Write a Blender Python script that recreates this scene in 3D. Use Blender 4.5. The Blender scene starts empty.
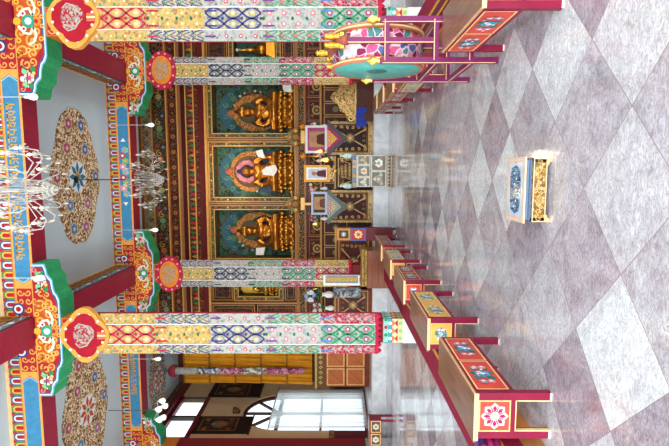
import bpy, bmesh, math, random
from math import sin, cos, pi, radians as R
random.seed(7)
sc = bpy.context.scene
COL = sc.collection

# ------------------------------------------------------------------ camera model
TH, PH, FPX = R(6.1), R(0.24), 487.0
CAM = (.23, 0.0, 1.55)
FW = (-sin(TH)*cos(PH), cos(TH)*cos(PH), sin(PH))
RT = (cos(TH), sin(TH), 0.0)
UP = (sin(TH)*sin(PH), -cos(TH)*sin(PH), cos(PH))
def ray(x, y):
    a = (223-y)/FPX; b = (334.5-x)/FPX
    return [FW[i]+a*RT[i]+b*UP[i] for i in range(3)]
def aY(x, y, Y):                     # pixel -> (X, Z) on the plane Y = const
    d = ray(x, y); t = Y/d[1]; return CAM[0]+t*d[0], CAM[2]+t*d[2]
def aX(x, y, X):                     # pixel -> (Y, Z) on the plane X = const
    d = ray(x, y); t = (X-CAM[0])/d[0]; return t*d[1], CAM[2]+t*d[2]
def aZ(x, y, Z):
    d = ray(x, y); t = (Z-CAM[2])/d[2]; return CAM[0]+t*d[0], t*d[1]

cd = bpy.data.cameras.new('camera'); cam = bpy.data.objects.new('camera', cd); COL.objects.link(cam)
cd.sensor_fit = 'HORIZONTAL'; cd.sensor_width = 36.0; cd.lens = FPX*36/669; cd.clip_end = 200; cd.clip_start = .05
from mathutils import Matrix, Vector
m = Matrix.Identity(4)               # the photograph is turned on its side: image right = down, image up = right
for i in range(3):
    m[i][0] = -UP[i]; m[i][1] = RT[i]; m[i][2] = -FW[i]; m[i][3] = CAM[i]
cam.matrix_world = m
sc.camera = cam

# ------------------------------------------------------------------ materials
def lin(h):
    h = h.lstrip('#'); c = [int(h[i:i+2], 16)/255 for i in (0, 2, 4)]
    return tuple((v/12.92 if v <= .04045 else ((v+.055)/1.055)**2.4) for v in c)+(1.0,)
_M = {}
def new_mat(name):
    mt = bpy.data.materials.new(name); mt.use_nodes = True
    return mt, mt.node_tree.nodes, mt.node_tree.links, mt.node_tree.nodes['Principled BSDF']
def ramp(n, stops, interp='LINEAR'):
    r = n.new('ShaderNodeValToRGB'); cr = r.color_ramp; cr.interpolation = interp
    while len(cr.elements) < len(stops): cr.elements.new(.5)
    for e, (p, c) in zip(cr.elements, stops): e.position = p; e.color = c
    return r
def C(h, rough=.6, metal=0.0, var=.12, scale=9.0):        # plain painted surface with a little tonal variation
    k = (h, rough, metal, var, scale)
    if k in _M: return _M[k]
    mt, n, l, b = new_mat('paint_'+h.lstrip('#'))
    c = lin(h); tc = n.new('ShaderNodeTexCoord'); nz = n.new('ShaderNodeTexNoise'); nz.inputs['Scale'].default_value = scale
    nz.inputs['Detail'].default_value = 3
    l.new(tc.outputs['Object'], nz.inputs['Vector'])
    lo = tuple(v*(1-var) for v in c[:3])+(1,); hi = tuple(min(1, v*(1+var)) for v in c[:3])+(1,)
    r = ramp(n, [(.3, lo), (.7, hi)]); l.new(nz.outputs['Fac'], r.inputs['Fac']); l.new(r.outputs['Color'], b.inputs['Base Color'])
    b.inputs['Roughness'].default_value = rough; b.inputs['Metallic'].default_value = metal
    if not metal and rough > .35: b.inputs['Specular IOR Level'].default_value = .22
    _M[k] = mt; return mt
def GLOW(h, s):
    k = ('glow', h, s)
    if k in _M: return _M[k]
    mt, n, l, b = new_mat('lamp_glow'); b.inputs['Base Color'].default_value = lin(h)
    b.inputs['Emission Color'].default_value = lin(h); b.inputs['Emission Strength'].default_value = s
    _M[k] = mt; return mt
def ORN(name, palette, scale, edge, ew=.05, rough=.55, stretch=(1, 1, 1), metal=0.0, gain=1.0):
    # dense painted ornament: little cells of random palette colours outlined by fine lines
    if name in _M: return _M[name]
    mt, n, l, b = new_mat(name)
    tc = n.new('ShaderNodeTexCoord'); mp = n.new('ShaderNodeMapping'); mp.inputs['Scale'].default_value = stretch
    l.new(tc.outputs['Object'], mp.inputs['Vector'])
    nz = n.new('ShaderNodeTexNoise'); nz.inputs['Scale'].default_value = scale*.8; l.new(mp.outputs[0], nz.inputs['Vector'])
    mx = n.new('ShaderNodeMix'); mx.data_type = 'VECTOR'; mx.inputs[0].default_value = .08/scale*4
    l.new(mp.outputs[0], mx.inputs[4]); l.new(nz.outputs['Color'], mx.inputs[5])
    v = n.new('ShaderNodeTexVoronoi'); v.inputs['Scale'].default_value = scale; l.new(mx.outputs[1], v.inputs['Vector'])
    ve = n.new('ShaderNodeTexVoronoi'); ve.feature = 'DISTANCE_TO_EDGE'; ve.inputs['Scale'].default_value = scale; l.new(mx.outputs[1], ve.inputs['Vector'])
    sp = n.new('ShaderNodeSeparateColor'); l.new(v.outputs['Color'], sp.inputs[0])
    k = len(palette); r = ramp(n, [(i/k, tuple(q*gain for q in lin(c)[:3])+(1,)) for i, c in enumerate(palette)], 'CONSTANT'); l.new(sp.outputs[0], r.inputs['Fac'])
    mt_ = n.new('ShaderNodeMath'); mt_.operation = 'LESS_THAN'; mt_.inputs[1].default_value = ew; l.new(ve.outputs['Distance'], mt_.inputs[0])
    mc = n.new('ShaderNodeMix'); mc.data_type = 'RGBA'; l.new(mt_.outputs[0], mc.inputs[0]); l.new(r.outputs[0], mc.inputs[6]); mc.inputs[7].default_value = tuple(q*gain for q in lin(edge)[:3])+(1,)
    l.new(mc.outputs[2], b.inputs['Base Color']); b.inputs['Roughness'].default_value = rough; b.inputs['Metallic'].default_value = metal
    if not metal: b.inputs['Specular IOR Level'].default_value = .2
    _M[name] = mt; return mt
def DOTS(name, bg, palette, scale, rad, rough=.8):
    # woven ground strewn with little flowers
    if name in _M: return _M[name]
    mt, n, l, b = new_mat(name); tc = n.new('ShaderNodeTexCoord')
    v = n.new('ShaderNodeTexVoronoi'); v.inputs['Scale'].default_value = scale; v.inputs['Randomness'].default_value = .75; l.new(tc.outputs['Object'], v.inputs['Vector'])
    sp = n.new('ShaderNodeSeparateColor'); l.new(v.outputs['Color'], sp.inputs[0])
    k = len(palette); r = ramp(n, [(i/k, lin(c)) for i, c in enumerate(palette)], 'CONSTANT'); l.new(sp.outputs[1], r.inputs['Fac'])
    t = n.new('ShaderNodeMath'); t.operation = 'LESS_THAN'; t.inputs[1].default_value = rad; l.new(v.outputs['Distance'], t.inputs[0])
    mc = n.new('ShaderNodeMix'); mc.data_type = 'RGBA'; l.new(t.outputs[0], mc.inputs[0]); mc.inputs[6].default_value = lin(bg); l.new(r.outputs[0], mc.inputs[7])
    l.new(mc.outputs[2], b.inputs['Base Color']); b.inputs['Roughness'].default_value = rough
    _M[name] = mt; return mt
def WOOD(name, a, c, axis=1, scale=6., rough=.4):
    if name in _M: return _M[name]
    mt, n, l, b = new_mat(name); tc = n.new('ShaderNodeTexCoord'); mp = n.new('ShaderNodeMapping')
    s = [scale*6]*3; s[axis] = scale*.5; mp.inputs['Scale'].default_value = s
    l.new(tc.outputs['Object'], mp.inputs['Vector']); nz = n.new('ShaderNodeTexNoise'); nz.inputs['Scale'].default_value = 1.6; nz.inputs['Detail'].default_value = 6
    l.new(mp.outputs[0], nz.inputs['Vector']); r = ramp(n, [(.3, lin(a)), (.7, lin(c))]); l.new(nz.outputs['Fac'], r.inputs['Fac'])
    l.new(r.outputs[0], b.inputs['Base Color']); b.inputs['Roughness'].default_value = rough
    _M[name] = mt; return mt

# ------------------------------------------------------------------ mesh building
ORIG = {}                            # world origin of every Empty that stands for a thing
class MB:
    def __init__(s): s.v = []; s.f = []; s.fm = []; s.fs = []; s.ms = []
    def mi(s, mt):
        if mt not in s.ms: s.ms.append(mt)
        return s.ms.index(mt)
    def add(s, pts, faces, mt, smooth=False):
        k = len(s.v); s.v += [tuple(p) for p in pts]; i = s.mi(mt)
        for f in faces: s.f.append([k+a for a in f]); s.fm.append(i); s.fs.append(smooth)
    def box(s, x0, y0, z0, x1, y1, z1, mt):
        p = [(x, y, z) for z in (z0, z1) for y in (y0, y1) for x in (x0, x1)]
        s.add(p, [(0, 2, 3, 1), (4, 5, 7, 6), (0, 1, 5, 4), (2, 6, 7, 3), (0, 4, 6, 2), (1, 3, 7, 5)], mt)
    def cbox(s, c, d, mt): s.box(c[0]-d[0]/2, c[1]-d[1]/2, c[2]-d[2]/2, c[0]+d[0]/2, c[1]+d[1]/2, c[2]+d[2]/2, mt)
    def bar(s, a, b, w, h, mt):      # square bar from a to b
        a, b = Vector(a), Vector(b); d = (b-a).normalized(); u = d.cross(Vector((0, 0, 1)))
        u = u.normalized() if u.length > 1e-4 else Vector((1, 0, 0)); v = u.cross(d)
        p = [q+u*i*w/2+v*j*h/2 for q in (a, b) for i, j in ((-1, -1), (1, -1), (1, 1), (-1, 1))]
        s.add(p, [(0, 1, 2, 3), (7, 6, 5, 4), (0, 4, 5, 1), (1, 5, 6, 2), (2, 6, 7, 3), (3, 7, 4, 0)], mt)
    def tube(s, path, r, mt, n=8, cap=True):
        path = [Vector(p) for p in path]; rs = r if isinstance(r, (list, tuple)) else [r]*len(path); pts = []; ref = None
        for i, p in enumerate(path):
            d = (path[min(i+1, len(path)-1)]-path[max(i-1, 0)]).normalized()
            if ref is None: ref = d.orthogonal().normalized()
            u = (ref-d*ref.dot(d)); u = u.normalized() if u.length > 1e-5 else d.orthogonal().normalized(); ref = u; w = d.cross(u)
            pts += [p+(u*cos(2*pi*k/n)+w*sin(2*pi*k/n))*rs[i] for k in range(n)]
        fs = [(i*n+k, i*n+(k+1) % n, (i+1)*n+(k+1) % n, (i+1)*n+k) for i in range(len(path)-1) for k in range(n)]
        if cap: fs += [tuple(range(n))[::-1], tuple((len(path)-1)*n+k for k in range(n))]
        s.add(pts, fs, mt, True)
    def lathe(s, c, prof, mt, n=16, axis=2, sx=1., sy=1.):   # prof: (radius, height)
        pts = []
        for r, h in prof:
            for k in range(n):
                a = 2*pi*k/n; q = [r*cos(a)*sx, r*sin(a)*sy, h]
                if axis == 0: q = [q[2], q[0], q[1]]
                elif axis == 1: q = [q[0], q[2], q[1]]
                pts.append((c[0]+q[0], c[1]+q[1], c[2]+q[2]))
        fs = [(i*n+k, i*n+(k+1) % n, (i+1)*n+(k+1) % n, (i+1)*n+k) for i in range(len(prof)-1) for k in range(n)]
        fs += [tuple(range(n))[::-1], tuple((len(prof)-1)*n+k for k in range(n))]
        s.add(pts, fs, mt, True)
    def ell(s, c, r, mt, n=12, m=8):
        if not isinstance(r, (list, tuple)): r = (r, r, r)
        pts = [(c[0], c[1], c[2]-r[2])]
        for i in range(1, m):
            t = -pi/2+pi*i/m
            pts += [(c[0]+r[0]*cos(t)*cos(2*pi*k/n), c[1]+r[1]*cos(t)*sin(2*pi*k/n), c[2]+r[2]*sin(t)) for k in range(n)]
        pts.append((c[0], c[1], c[2]+r[2])); L = len(pts)-1
        fs = [(0, 1+(k+1) % n, 1+k) for k in range(n)]+[(L, L-n+k, L-n+(k+1) % n) for k in range(n)]
        fs += [(1+i*n+k, 1+i*n+(k+1) % n, 1+(i+1)*n+(k+1) % n, 1+(i+1)*n+k) for i in range(m-2) for k in range(n)]
        s.add(pts, fs, mt, True)
    def build(s, name, parent=None, origin=None):
        o = origin or (ORIG[parent.name] if parent else (0, 0, 0))
        me = bpy.data.meshes.new(name); me.from_pydata([(v[0]-o[0], v[1]-o[1], v[2]-o[2]) for v in s.v], [], s.f)
        for mt in s.ms: me.materials.append(mt)
        me.polygons.foreach_set('material_index', s.fm); me.polygons.foreach_set('use_smooth', s.fs); me.update()
        ob = bpy.data.objects.new(name, me); COL.objects.link(ob)
        if parent: ob.parent = parent
        else: ob.location = o
        ORIG[ob.name] = o
        return ob
class P:                             # flat painting on a plane: u, v in metres, h = lift off the surface
    def __init__(s, mb, o, u, v):
        s.mb = mb; s.o = Vector(o); s.u = Vector(u); s.v = Vector(v); s.n = s.u.cross(s.v)
    def pt(s, a, b, h=0): return s.o+s.u*a+s.v*b+s.n*h
    def poly(s, pts, mt, h=.004): s.mb.add([s.pt(a, b, h) for a, b in pts], [tuple(range(len(pts)))], mt)
    def rect(s, a0, b0, a1, b1, mt, h=.004): s.poly([(a0, b0), (a1, b0), (a1, b1), (a0, b1)], mt, h)
    def frame(s, a0, b0, a1, b1, w, mt, h=.006):
        s.rect(a0, b0, a1, b0+w, mt, h); s.rect(a0, b1-w, a1, b1, mt, h); s.rect(a0, b0+w, a0+w, b1-w, mt, h); s.rect(a1-w, b0+w, a1, b1-w, mt, h)
    def disc(s, a, b, r, mt, h=.006, n=10, sy=1., rot=0.):
        s.poly([(a+r*cos(2*pi*k/n+rot), b+r*sy*sin(2*pi*k/n+rot)) for k in range(n)], mt, h)
    def stroke(s, pts, w, mt, h=.007):
        q = []
        for i, (a, b) in enumerate(pts):
            x0, y0 = pts[max(i-1, 0)]; x1, y1 = pts[min(i+1, len(pts)-1)]; L = math.hypot(x1-x0, y1-y0) or 1
            q.append((-(y1-y0)/L*w/2, (x1-x0)/L*w/2))
        v = [s.pt(a+i*c, b+i*d, h) for (a, b), (c, d) in zip(pts, q) for i in (-1, 1)]
        s.mb.add(v, [(2*k, 2*k+2, 2*k+3, 2*k+1) for k in range(len(pts)-1)], mt)
    def spiral(s, a, b, r, t0, turns, w, mt, h=.007, n=14):
        s.stroke([(a+r*(1-.85*k/n)*cos(t0+turns*2*pi*k/n), b+r*(1-.85*k/n)*sin(t0+turns*2*pi*k/n)) for k in range(n+1)], w, mt, h)
    def flower(s, a, b, r, pet, mid, h=.008, k=6, rot=0.):
        for i in range(k):
            t = 2*pi*i/k+rot; s.disc(a+r*.6*cos(t), b+r*.6*sin(t), r*.42, pet, h, 7)
        s.disc(a, b, r*.38, mid, h+.003, 8)
def thing(name, label, cat, loc, group=None):
    o = bpy.data.objects.new(name, None); COL.objects.link(o); o.location = loc; o.empty_display_size = .1
    o['label'] = label; o['category'] = cat
    if group: o['group'] = group
    ORIG[o.name] = tuple(loc); return o
def tag(o, label, cat, group=None):
    o['label'] = label; o['category'] = cat
    if group: o['group'] = group
    return o
def struct(o, label=None):
    o['kind'] = 'structure'
    if label: o['label'] = label
    return o
def dup(root, loc, label):           # a copy of a thing with copies of its parts and sub-parts
    r = root.copy(); COL.objects.link(r); r.location = loc; r['label'] = label; ORIG[r.name] = tuple(loc)
    for ch in list(root.children):
        c = ch.copy(); COL.objects.link(c); c.parent = r
        for g in ch.children:
            d = g.copy(); COL.objects.link(d); d.parent = c
    return r

# common colours
CRIM = C('#8e1a35', .5); CRIM2 = C('#a02040', .55); MAG = C('#96214f', .45); GOLDP = C('#d98a2e', .5); YEL = C('#e8b13c', .55); CREAM = C('#e6c08a', .5)
GREEN = C('#1f8a55', .55); DGREEN = C('#175c3a', .6); BLUE = C('#3f83ab', .55); DBLUE = C('#24488c', .55); WHITE = C('#ecebe6', .6); PINK = C('#e79aa8', .6)
RED = C('#b8202c', .5); ORG = C('#d9762a', .5); TEAL = C('#56a79f', .45); BLACK = C('#1a1414', .6); LBLUE = C('#8cc6dd', .55); LGREEN = C('#7cc48a', .6); ROSE = C('#c4476b', .6)
GOLD = C('#d9982f', .28, .9); DRED = C('#480e0b', .4); DWOOD = C('#3a130c', .45); GOLDL = C('#b9843f', .45, .35); BRASS = C('#c9a24a', .3, .9); SILVER = C('#b9b4a8', .35, .6)
MARBLE = None
# ================================================================== THE HALL
CZ_ = 7.95                            # ceiling height
NY, FY = 9.02, 13.78                 # front faces of the two cross beams
BT = .45                             # beam thickness
LX = -8.45; RX = 8.6; YB = -4.6; YE = 19.6
NPX = (-2.80, 2.88); FPX_ = (-2.69, 2.96)

# floor: marble tiles laid diagonally
def floor_mat():
    mt, n, l, b = new_mat('polished_marble_tiles')
    def math_(op, a, c=None):
        t = n.new('ShaderNodeMath'); t.operation = op
        for i, q in enumerate((a, c)):
            if q is None: continue
            if isinstance(q, (int, float)): t.inputs[i].default_value = q
            else: l.new(q, t.inputs[i])
        return t.outputs[0]
    tc = n.new('ShaderNodeTexCoord'); mp = n.new('ShaderNodeMapping'); mp.vector_type = 'TEXTURE'
    mp.inputs['Location'].default_value = (.5655, 1.7086, 0); mp.inputs['Rotation'].default_value = (0, 0, pi/4-.0054); mp.inputs['Scale'].default_value = (.6388, .6388, 1)
    l.new(tc.outputs['Object'], mp.inputs['Vector'])
    sx = n.new('ShaderNodeSeparateXYZ'); l.new(mp.outputs[0], sx.inputs[0])
    fx, fy = math_('FLOOR', sx.outputs[0]), math_('FLOOR', sx.outputs[1])
    par = math_('MODULO', math_('ABSOLUTE', math_('ADD', fx, fy)), 2.0)     # 0 dark, 1 light
    cell = n.new('ShaderNodeCombineXYZ'); l.new(fx, cell.inputs[0]); l.new(fy, cell.inputs[1])
    wn = n.new('ShaderNodeTexWhiteNoise'); l.new(cell.outputs[0], wn.inputs['Vector'])
    off = n.new('ShaderNodeVectorMath'); off.operation = 'MULTIPLY_ADD'; l.new(wn.outputs['Color'], off.inputs[0]); off.inputs[1].default_value = (30, 30, 30); l.new(tc.outputs['Object'], off.inputs[2])
    # large cloudy tone
    n1 = n.new('ShaderNodeTexNoise'); n1.inputs['Scale'].default_value = 3.2; n1.inputs['Detail'].default_value = 8; n1.inputs['Roughness'].default_value = .68; n1.inputs['Distortion'].default_value = 1.3; l.new(off.outputs[0], n1.inputs['Vector'])
    # veins: stretched along the hall, distorted
    ms = n.new('ShaderNodeMapping'); ms.inputs['Scale'].default_value = (1.4, 3.4, 1); ms.inputs['Rotation'].default_value = (0, 0, .5); l.new(off.outputs[0], ms.inputs['Vector'])
    n2 = n.new('ShaderNodeTexNoise'); n2.inputs['Scale'].default_value = 7.5; n2.inputs['Detail'].default_value = 9; n2.inputs['Roughness'].default_value = .62; n2.inputs['Distortion'].default_value = 1.8; l.new(ms.outputs[0], n2.inputs['Vector'])
    vein = math_('ABSOLUTE', math_('SUBTRACT', n2.outputs['Fac'], .5))
    rl = ramp(n, [(.26, lin('#b6b9be')), (.42, lin('#cdd5d8')), (.56, lin('#dde8ea')), (.78, lin('#c8c9c6'))])
    rd = ramp(n, [(.26, lin('#7f727b')), (.42, lin('#a19aa3')), (.58, lin('#b8b6be')), (.8, lin('#978b92'))])
    l.new(n1.outputs['Fac'], rl.inputs['Fac']); l.new(n1.outputs['Fac'], rd.inputs['Fac'])
    mx = n.new('ShaderNodeMix'); mx.data_type = 'RGBA'; l.new(math_('ADD', math_('MULTIPLY', par, .55), math_('MULTIPLY', wn.outputs['Value'], .42)), mx.inputs[0]); l.new(rd.outputs[0], mx.inputs[6]); l.new(rl.outputs[0], mx.inputs[7])
    rv = ramp(n, [(0, (.40, .31, .33, 1)), (.03, (.84, .79, .80, 1)), (.10, (1, 1, 1, 1)), (.2, (1.06, 1.08, 1.1, 1))]); l.new(vein, rv.inputs['Fac'])
    m2 = n.new('ShaderNodeMix'); m2.data_type = 'RGBA'; m2.blend_type = 'MULTIPLY'; m2.inputs[0].default_value = .72; l.new(mx.outputs[2], m2.inputs[6]); l.new(rv.outputs[0], m2.inputs[7])
    nd = n.new('ShaderNodeMix'); nd.data_type = 'VECTOR'; nd.inputs[0].default_value = .12; l.new(off.outputs[0], nd.inputs[4]); l.new(n2.outputs['Color'], nd.inputs[5])
    cr = n.new('ShaderNodeTexVoronoi'); cr.feature = 'DISTANCE_TO_EDGE'; cr.inputs['Scale'].default_value = 24; l.new(nd.outputs[1], cr.inputs['Vector'])
    rc = ramp(n, [(0, (.66, .56, .60, 1)), (.05, (.95, .93, .95, 1)), (.14, (1.03, 1.05, 1.07, 1)), (.3, (1, 1, 1, 1))]); l.new(cr.outputs['Distance'], rc.inputs['Fac'])
    mk = n.new('ShaderNodeMix'); mk.data_type = 'RGBA'; mk.blend_type = 'MULTIPLY'; l.new(math_('MULTIPLY', n1.outputs['Fac'], 1.1), mk.inputs[0]); l.new(m2.outputs[2], mk.inputs[6]); l.new(rc.outputs[0], mk.inputs[7])
    tone = ramp(n, [(0, (.80, .76, .78, 1)), (.4, (.98, .94, .95, 1)), (1, (1.02, 1.02, 1.02, 1))]); l.new(wn.outputs['Value'], tone.inputs['Fac'])
    m3 = n.new('ShaderNodeMix'); m3.data_type = 'RGBA'; m3.blend_type = 'MULTIPLY'; m3.inputs[0].default_value = 1; l.new(mk.outputs[2], m3.inputs[6]); l.new(tone.outputs[0], m3.inputs[7])
    # hairline joints
    gx = math_('SUBTRACT', .5, math_('ABSOLUTE', math_('SUBTRACT', math_('FRACT', sx.outputs[0]), .5)))
    gy = math_('SUBTRACT', .5, math_('ABSOLUTE', math_('SUBTRACT', math_('FRACT', sx.outputs[1]), .5)))
    g = math_('LESS_THAN', math_('MINIMUM', gx, gy), .004)
    m4 = n.new('ShaderNodeMix'); m4.data_type = 'RGBA'; l.new(g, m4.inputs[0]); l.new(m3.outputs[2], m4.inputs[6]); m4.inputs[7].default_value = lin('#8d7f80')
    l.new(m4.outputs[2], b.inputs['Base Color'])
    b.inputs['Roughness'].default_value = .085; b.inputs['Specular IOR Level'].default_value = .55
    bp = n.new('ShaderNodeBump'); bp.inputs['Strength'].default_value = .03; bp.inputs['Distance'].default_value = .02; l.new(n1.outputs['Fac'], bp.inputs['Height']); l.new(bp.outputs[0], b.inputs['Normal'])
    return mt
mb = MB(); mb.box(LX-.3, YB-.3, -.12, RX+.3, YE+.3, 0, floor_mat()); struct(mb.build('floor'))

# ceiling
CEIL = C('#c2d2da', .8, 0, .03, .6); WALLC = C('#d6b48a', .8, 0, .04, 1.2)
mb = MB(); mb.box(LX-.3, YB-.3, CZ_, RX+.3, YE+.3, CZ_+.15, CEIL); struct(mb.build('ceiling'))

# left wall with fan-topped windows and a clerestory row; every opening is a real hole
WTH = .16
FANS = [16.85, 11.4, 6.2, 1.0]; FR = 1.3; FZ0, FZ1 = .5, 3.62
CLER = [(15.0, 17.8), (10.4, 12.4), (5.2, 7.2), (0., 2.)]; CLZ = (6.45, 7.45)
def holes(y):
    hs = []
    for c in FANS:
        if abs(y-c) < FR: hs.append((FZ0, FZ1+math.sqrt(FR*FR-(y-c)**2)))
    for a, b in CLER:
        if a < y < b: hs.append(CLZ)
    return hs
def side_wall(x0, x1, name):
    mb = MB(); cuts = {YB, YE}
    for c in FANS:
        for k in range(25): cuts.add(round(c-FR*cos(pi*k/24), 4))
    for a, b in CLER: cuts.add(a); cuts.add(b)
    cuts = sorted(cuts)
    for a, b in zip(cuts, cuts[1:]):
        z = 0
        for h0, h1 in sorted(holes((a+b)/2)): mb.box(x0, a, z, x1, b, h0, WALLC); z = h1
        mb.box(x0, a, z, x1, b, CZ_, WALLC)
    return struct(mb.build(name))
side_wall(LX-WTH, LX, 'wall_left'); side_wall(RX, RX+WTH, 'wall_right')
mb = MB(); mb.box(LX, YE, 0, RX, YE+.3, CZ_, WALLC); struct(mb.build('wall_far'))
# entrance wall behind the camera with three tall door openings
mb = MB()
for a, b in ((LX, -6.6), (-3.4, -2.6), (2.6, 3.4), (6.6, RX)): mb.box(a, YB-.3, 0, b, YB, CZ_, WALLC)
mb.box(LX, YB-.3, 6.2, RX, YB, CZ_, WALLC)
struct(mb.build('wall_entrance'))

# dado and skirting of the left wall
mb = MB()
for a, b in ((12.9, 15.5), (18.2, YE)):
    mb.box(LX, a, .47, LX+.03, b, 1.62, C('#6b1b22', .5)); mb.box(LX, a, 1.62, LX+.04, b, 1.8, ORN('dado_band', ['#24402e', '#7b1f22', '#2f4a66', '#8a6a2e'], 16, '#b98a44', .06))
struct(mb.build('trim_1'), 'dark red painted dado with a patterned band on the cream side wall')
mb = MB(); mb.box(LX, 12.0, .42, LX+.06, YE, .60, C('#7a1a1c', .45)); struct(mb.build('baseboard_left'))

# window bars and glass panes of the fan lights, clerestory frames
FRW = C('#3c1816', .45)
def glass_mat():
    mt = bpy.data.materials.new('window_glass'); mt.use_nodes = True; n = mt.node_tree.nodes; l = mt.node_tree.links; n.clear()
    t = n.new('ShaderNodeBsdfTransparent'); t.inputs[0].default_value = (.93, .97, .97, 1); g = n.new('ShaderNodeBsdfGlossy'); g.inputs['Roughness'].default_value = .02
    x = n.new('ShaderNodeMixShader'); x.inputs[0].default_value = .06; o = n.new('ShaderNodeOutputMaterial')
    l.new(t.outputs[0], x.inputs[1]); l.new(g.outputs[0], x.inputs[2]); l.new(x.outputs[0], o.inputs[0]); return mt
GLASS = glass_mat()
def fan_window(c, X, name, label):
    mb = MB(); r = FR
    arc = [(X, c-(r-.04)*cos(pi*k/20), FZ1+(r-.04)*sin(pi*k/20)) for k in range(21)]
    mb.tube(arc, .07, FRW, 6); mb.bar((X, c-r, FZ1), (X, c+r, FZ1), .09, .12, FRW)
    for t in (45, 90, 135): mb.bar((X, c, FZ1), (X, c+r*cos(R(t)), FZ1+r*sin(R(t))), .08, .08, FRW)
    mb.ell((X, c, FZ1+.02), (.06, .2, .2), FRW)
    for y in (c-r+.05, c, c+r-.05): mb.bar((X, y, FZ0), (X, y, FZ1), .08, .08, FRW)
    for z in (FZ0+.05, 2.1): mb.bar((X, c-r, z), (X, c+r, z), .08, .08, FRW)
    w = struct(mb.build(name), label)
    g = MB(); g.add([(X, c-r, FZ0), (X, c+r, FZ0), (X, c+r, FZ1)]+[(X, c+r*cos(pi*k/20), FZ1+r*sin(pi*k/20)) for k in range(1, 20)]+[(X, c-r, FZ1)], [tuple(range(23))], GLASS)
    g.build('pane', w)
k = 1
for c in FANS:
    fan_window(c, LX-.09, 'window_%d' % k, 'arched window with a fan light of dark wooden bars' if c == 16.85 else 'arched side window further along the cream wall'); k += 1
for c in FANS: fan_window(c, RX+.09, 'window_%d' % k, 'arched window in the right side wall'); k += 1
for X, sg in ((LX, 1), (RX, -1)):
    for a, b in CLER:
        mb = MB(); wf = C('#6d1420', .45)
        for z in CLZ: mb.box(X-.1 if sg > 0 else X-.06, a-.1, z-.07, X+.06 if sg > 0 else X+.1, b+.1, z+.07, wf)
        for y in (a, (a+b)/2, b): mb.box(X-.1 if sg > 0 else X-.04, y-.06, CLZ[0], X+.04 if sg > 0 else X+.1, y+.06, CLZ[1], C('#4a4038', .5))
        w = struct(mb.build('window_%d' % k), 'high window with a dark red frame under the ceiling'); k += 1
        g = MB(); g.add([(X-.12*sg, a, CLZ[0]), (X-.12*sg, b, CLZ[0]), (X-.12*sg, b, CLZ[1]), (X-.12*sg, a, CLZ[1])], [(0, 1, 2, 3)], GLASS); g.build('pane', w)
# dark red rail above the clerestory
mb = MB(); mb.box(LX, 13., 7.5, LX+.22, YE, 7.68, C('#6d1420', .45)); mb.box(LX, 13., 7.68, LX+.12, YE, CZ_, ORN('wall_top_band', ['#20382a', '#5c1518', '#33424f', '#75602e'], 7, '#a9803c', .05)); struct(mb.build('trim_2'), 'dark red rail and painted band over the high windows')

# ------------------------------------------------------------------ painted beams
ARW = .19
def arches(p, u0, u1, z0, z1):
    # row of round-topped painted arches on a red ground
    p.rect(u0, z0, u1, z1, ORG, .004)
    n = int(round((u1-u0)/ARW)); h = z1-z0
    for i in range(n):
        c = u0+(i+.5)*(u1-u0)/n
        cols = [(GREEN, YEL, RED), (BLUE, C('#d9dcd8'), RED), (RED, YEL, GREEN)][i % 3] if False else ((GREEN, YEL, RED) if i % 2 else (C('#2c5f8f'), C('#cfdad8'), C('#a22638')))
        for j, (w, cm) in enumerate(zip((.090, .064, .036), cols)):
            top = z0+h*(.97-.15*j)
            pts = [(c-w, z0+.01), (c+w, z0+.01)]+[(c+w*cos(pi*k/8), top-w+w*sin(pi*k/8)) for k in range(9)]
            p.poly(pts, cm, .008+.004*j)
        a = c-(u1-u0)/n/2
        p.poly([(a-.04, z1), (a, z1-.09), (a+.04, z1)], RED, .008)
def lantsa(p, u0, u1, z0, z1, mt, seed):
    # ornate gilded script: letters hanging from a head line
    rn = random.Random(seed); u = u0; h = z1-z0
    while u < u1-.08:
        w = rn.uniform(.10, .15); k = rn.randrange(4)
        p.rect(u, z1-.03, u+w-.02, z1, mt, .012)
        p.stroke([(u+w*.7, z1), (u+w*.7, z0+h*.12)], .025, mt, .012)
        if k == 0: p.spiral(u+w*.35, z0+h*.55, .05, .5, .9, .022, mt, .012, 8)
        elif k == 1: p.stroke([(u+w*.7, z0+h*.6), (u+w*.2, z0+h*.7), (u+w*.1, z0+h*.35), (u+w*.5, z0+h*.2)], .022, mt, .012)
        elif k == 2: p.stroke([(u+w*.1, z1), (u+w*.12, z0+h*.45), (u+w*.6, z0+h*.3)], .024, mt, .012)
        else: p.stroke([(u+w*.1, z0+h*.7), (u+w*.6, z0+h*.45), (u+w*.15, z0+h*.15)], .024, mt, .012)
        u += w
def scrollpanel(p, u0, u1, z0, z1, bg, mt, seed=1, step=.2):
    p.rect(u0, z0, u1, z1, bg, .008); n = max(1, int((u1-u0)/step)); m = max(1, int(round((z1-z0)/step)))
    for i in range(n):
        for j in range(m):
            c = u0+(i+.5)*(u1-u0)/n; z = z0+(j+.5)*(z1-z0)/m; s = 1 if (i+j) % 2 else -1
            p.spiral(c, z, .48*min((u1-u0)/n, (z1-z0)/m), pi/2*s, 1.1*s, .026, mt, .012, 10)
OCH = C('#c9722a', .55); OCHL = C('#e8a04a', .55); REDP = C('#a8242c', .5)
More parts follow.
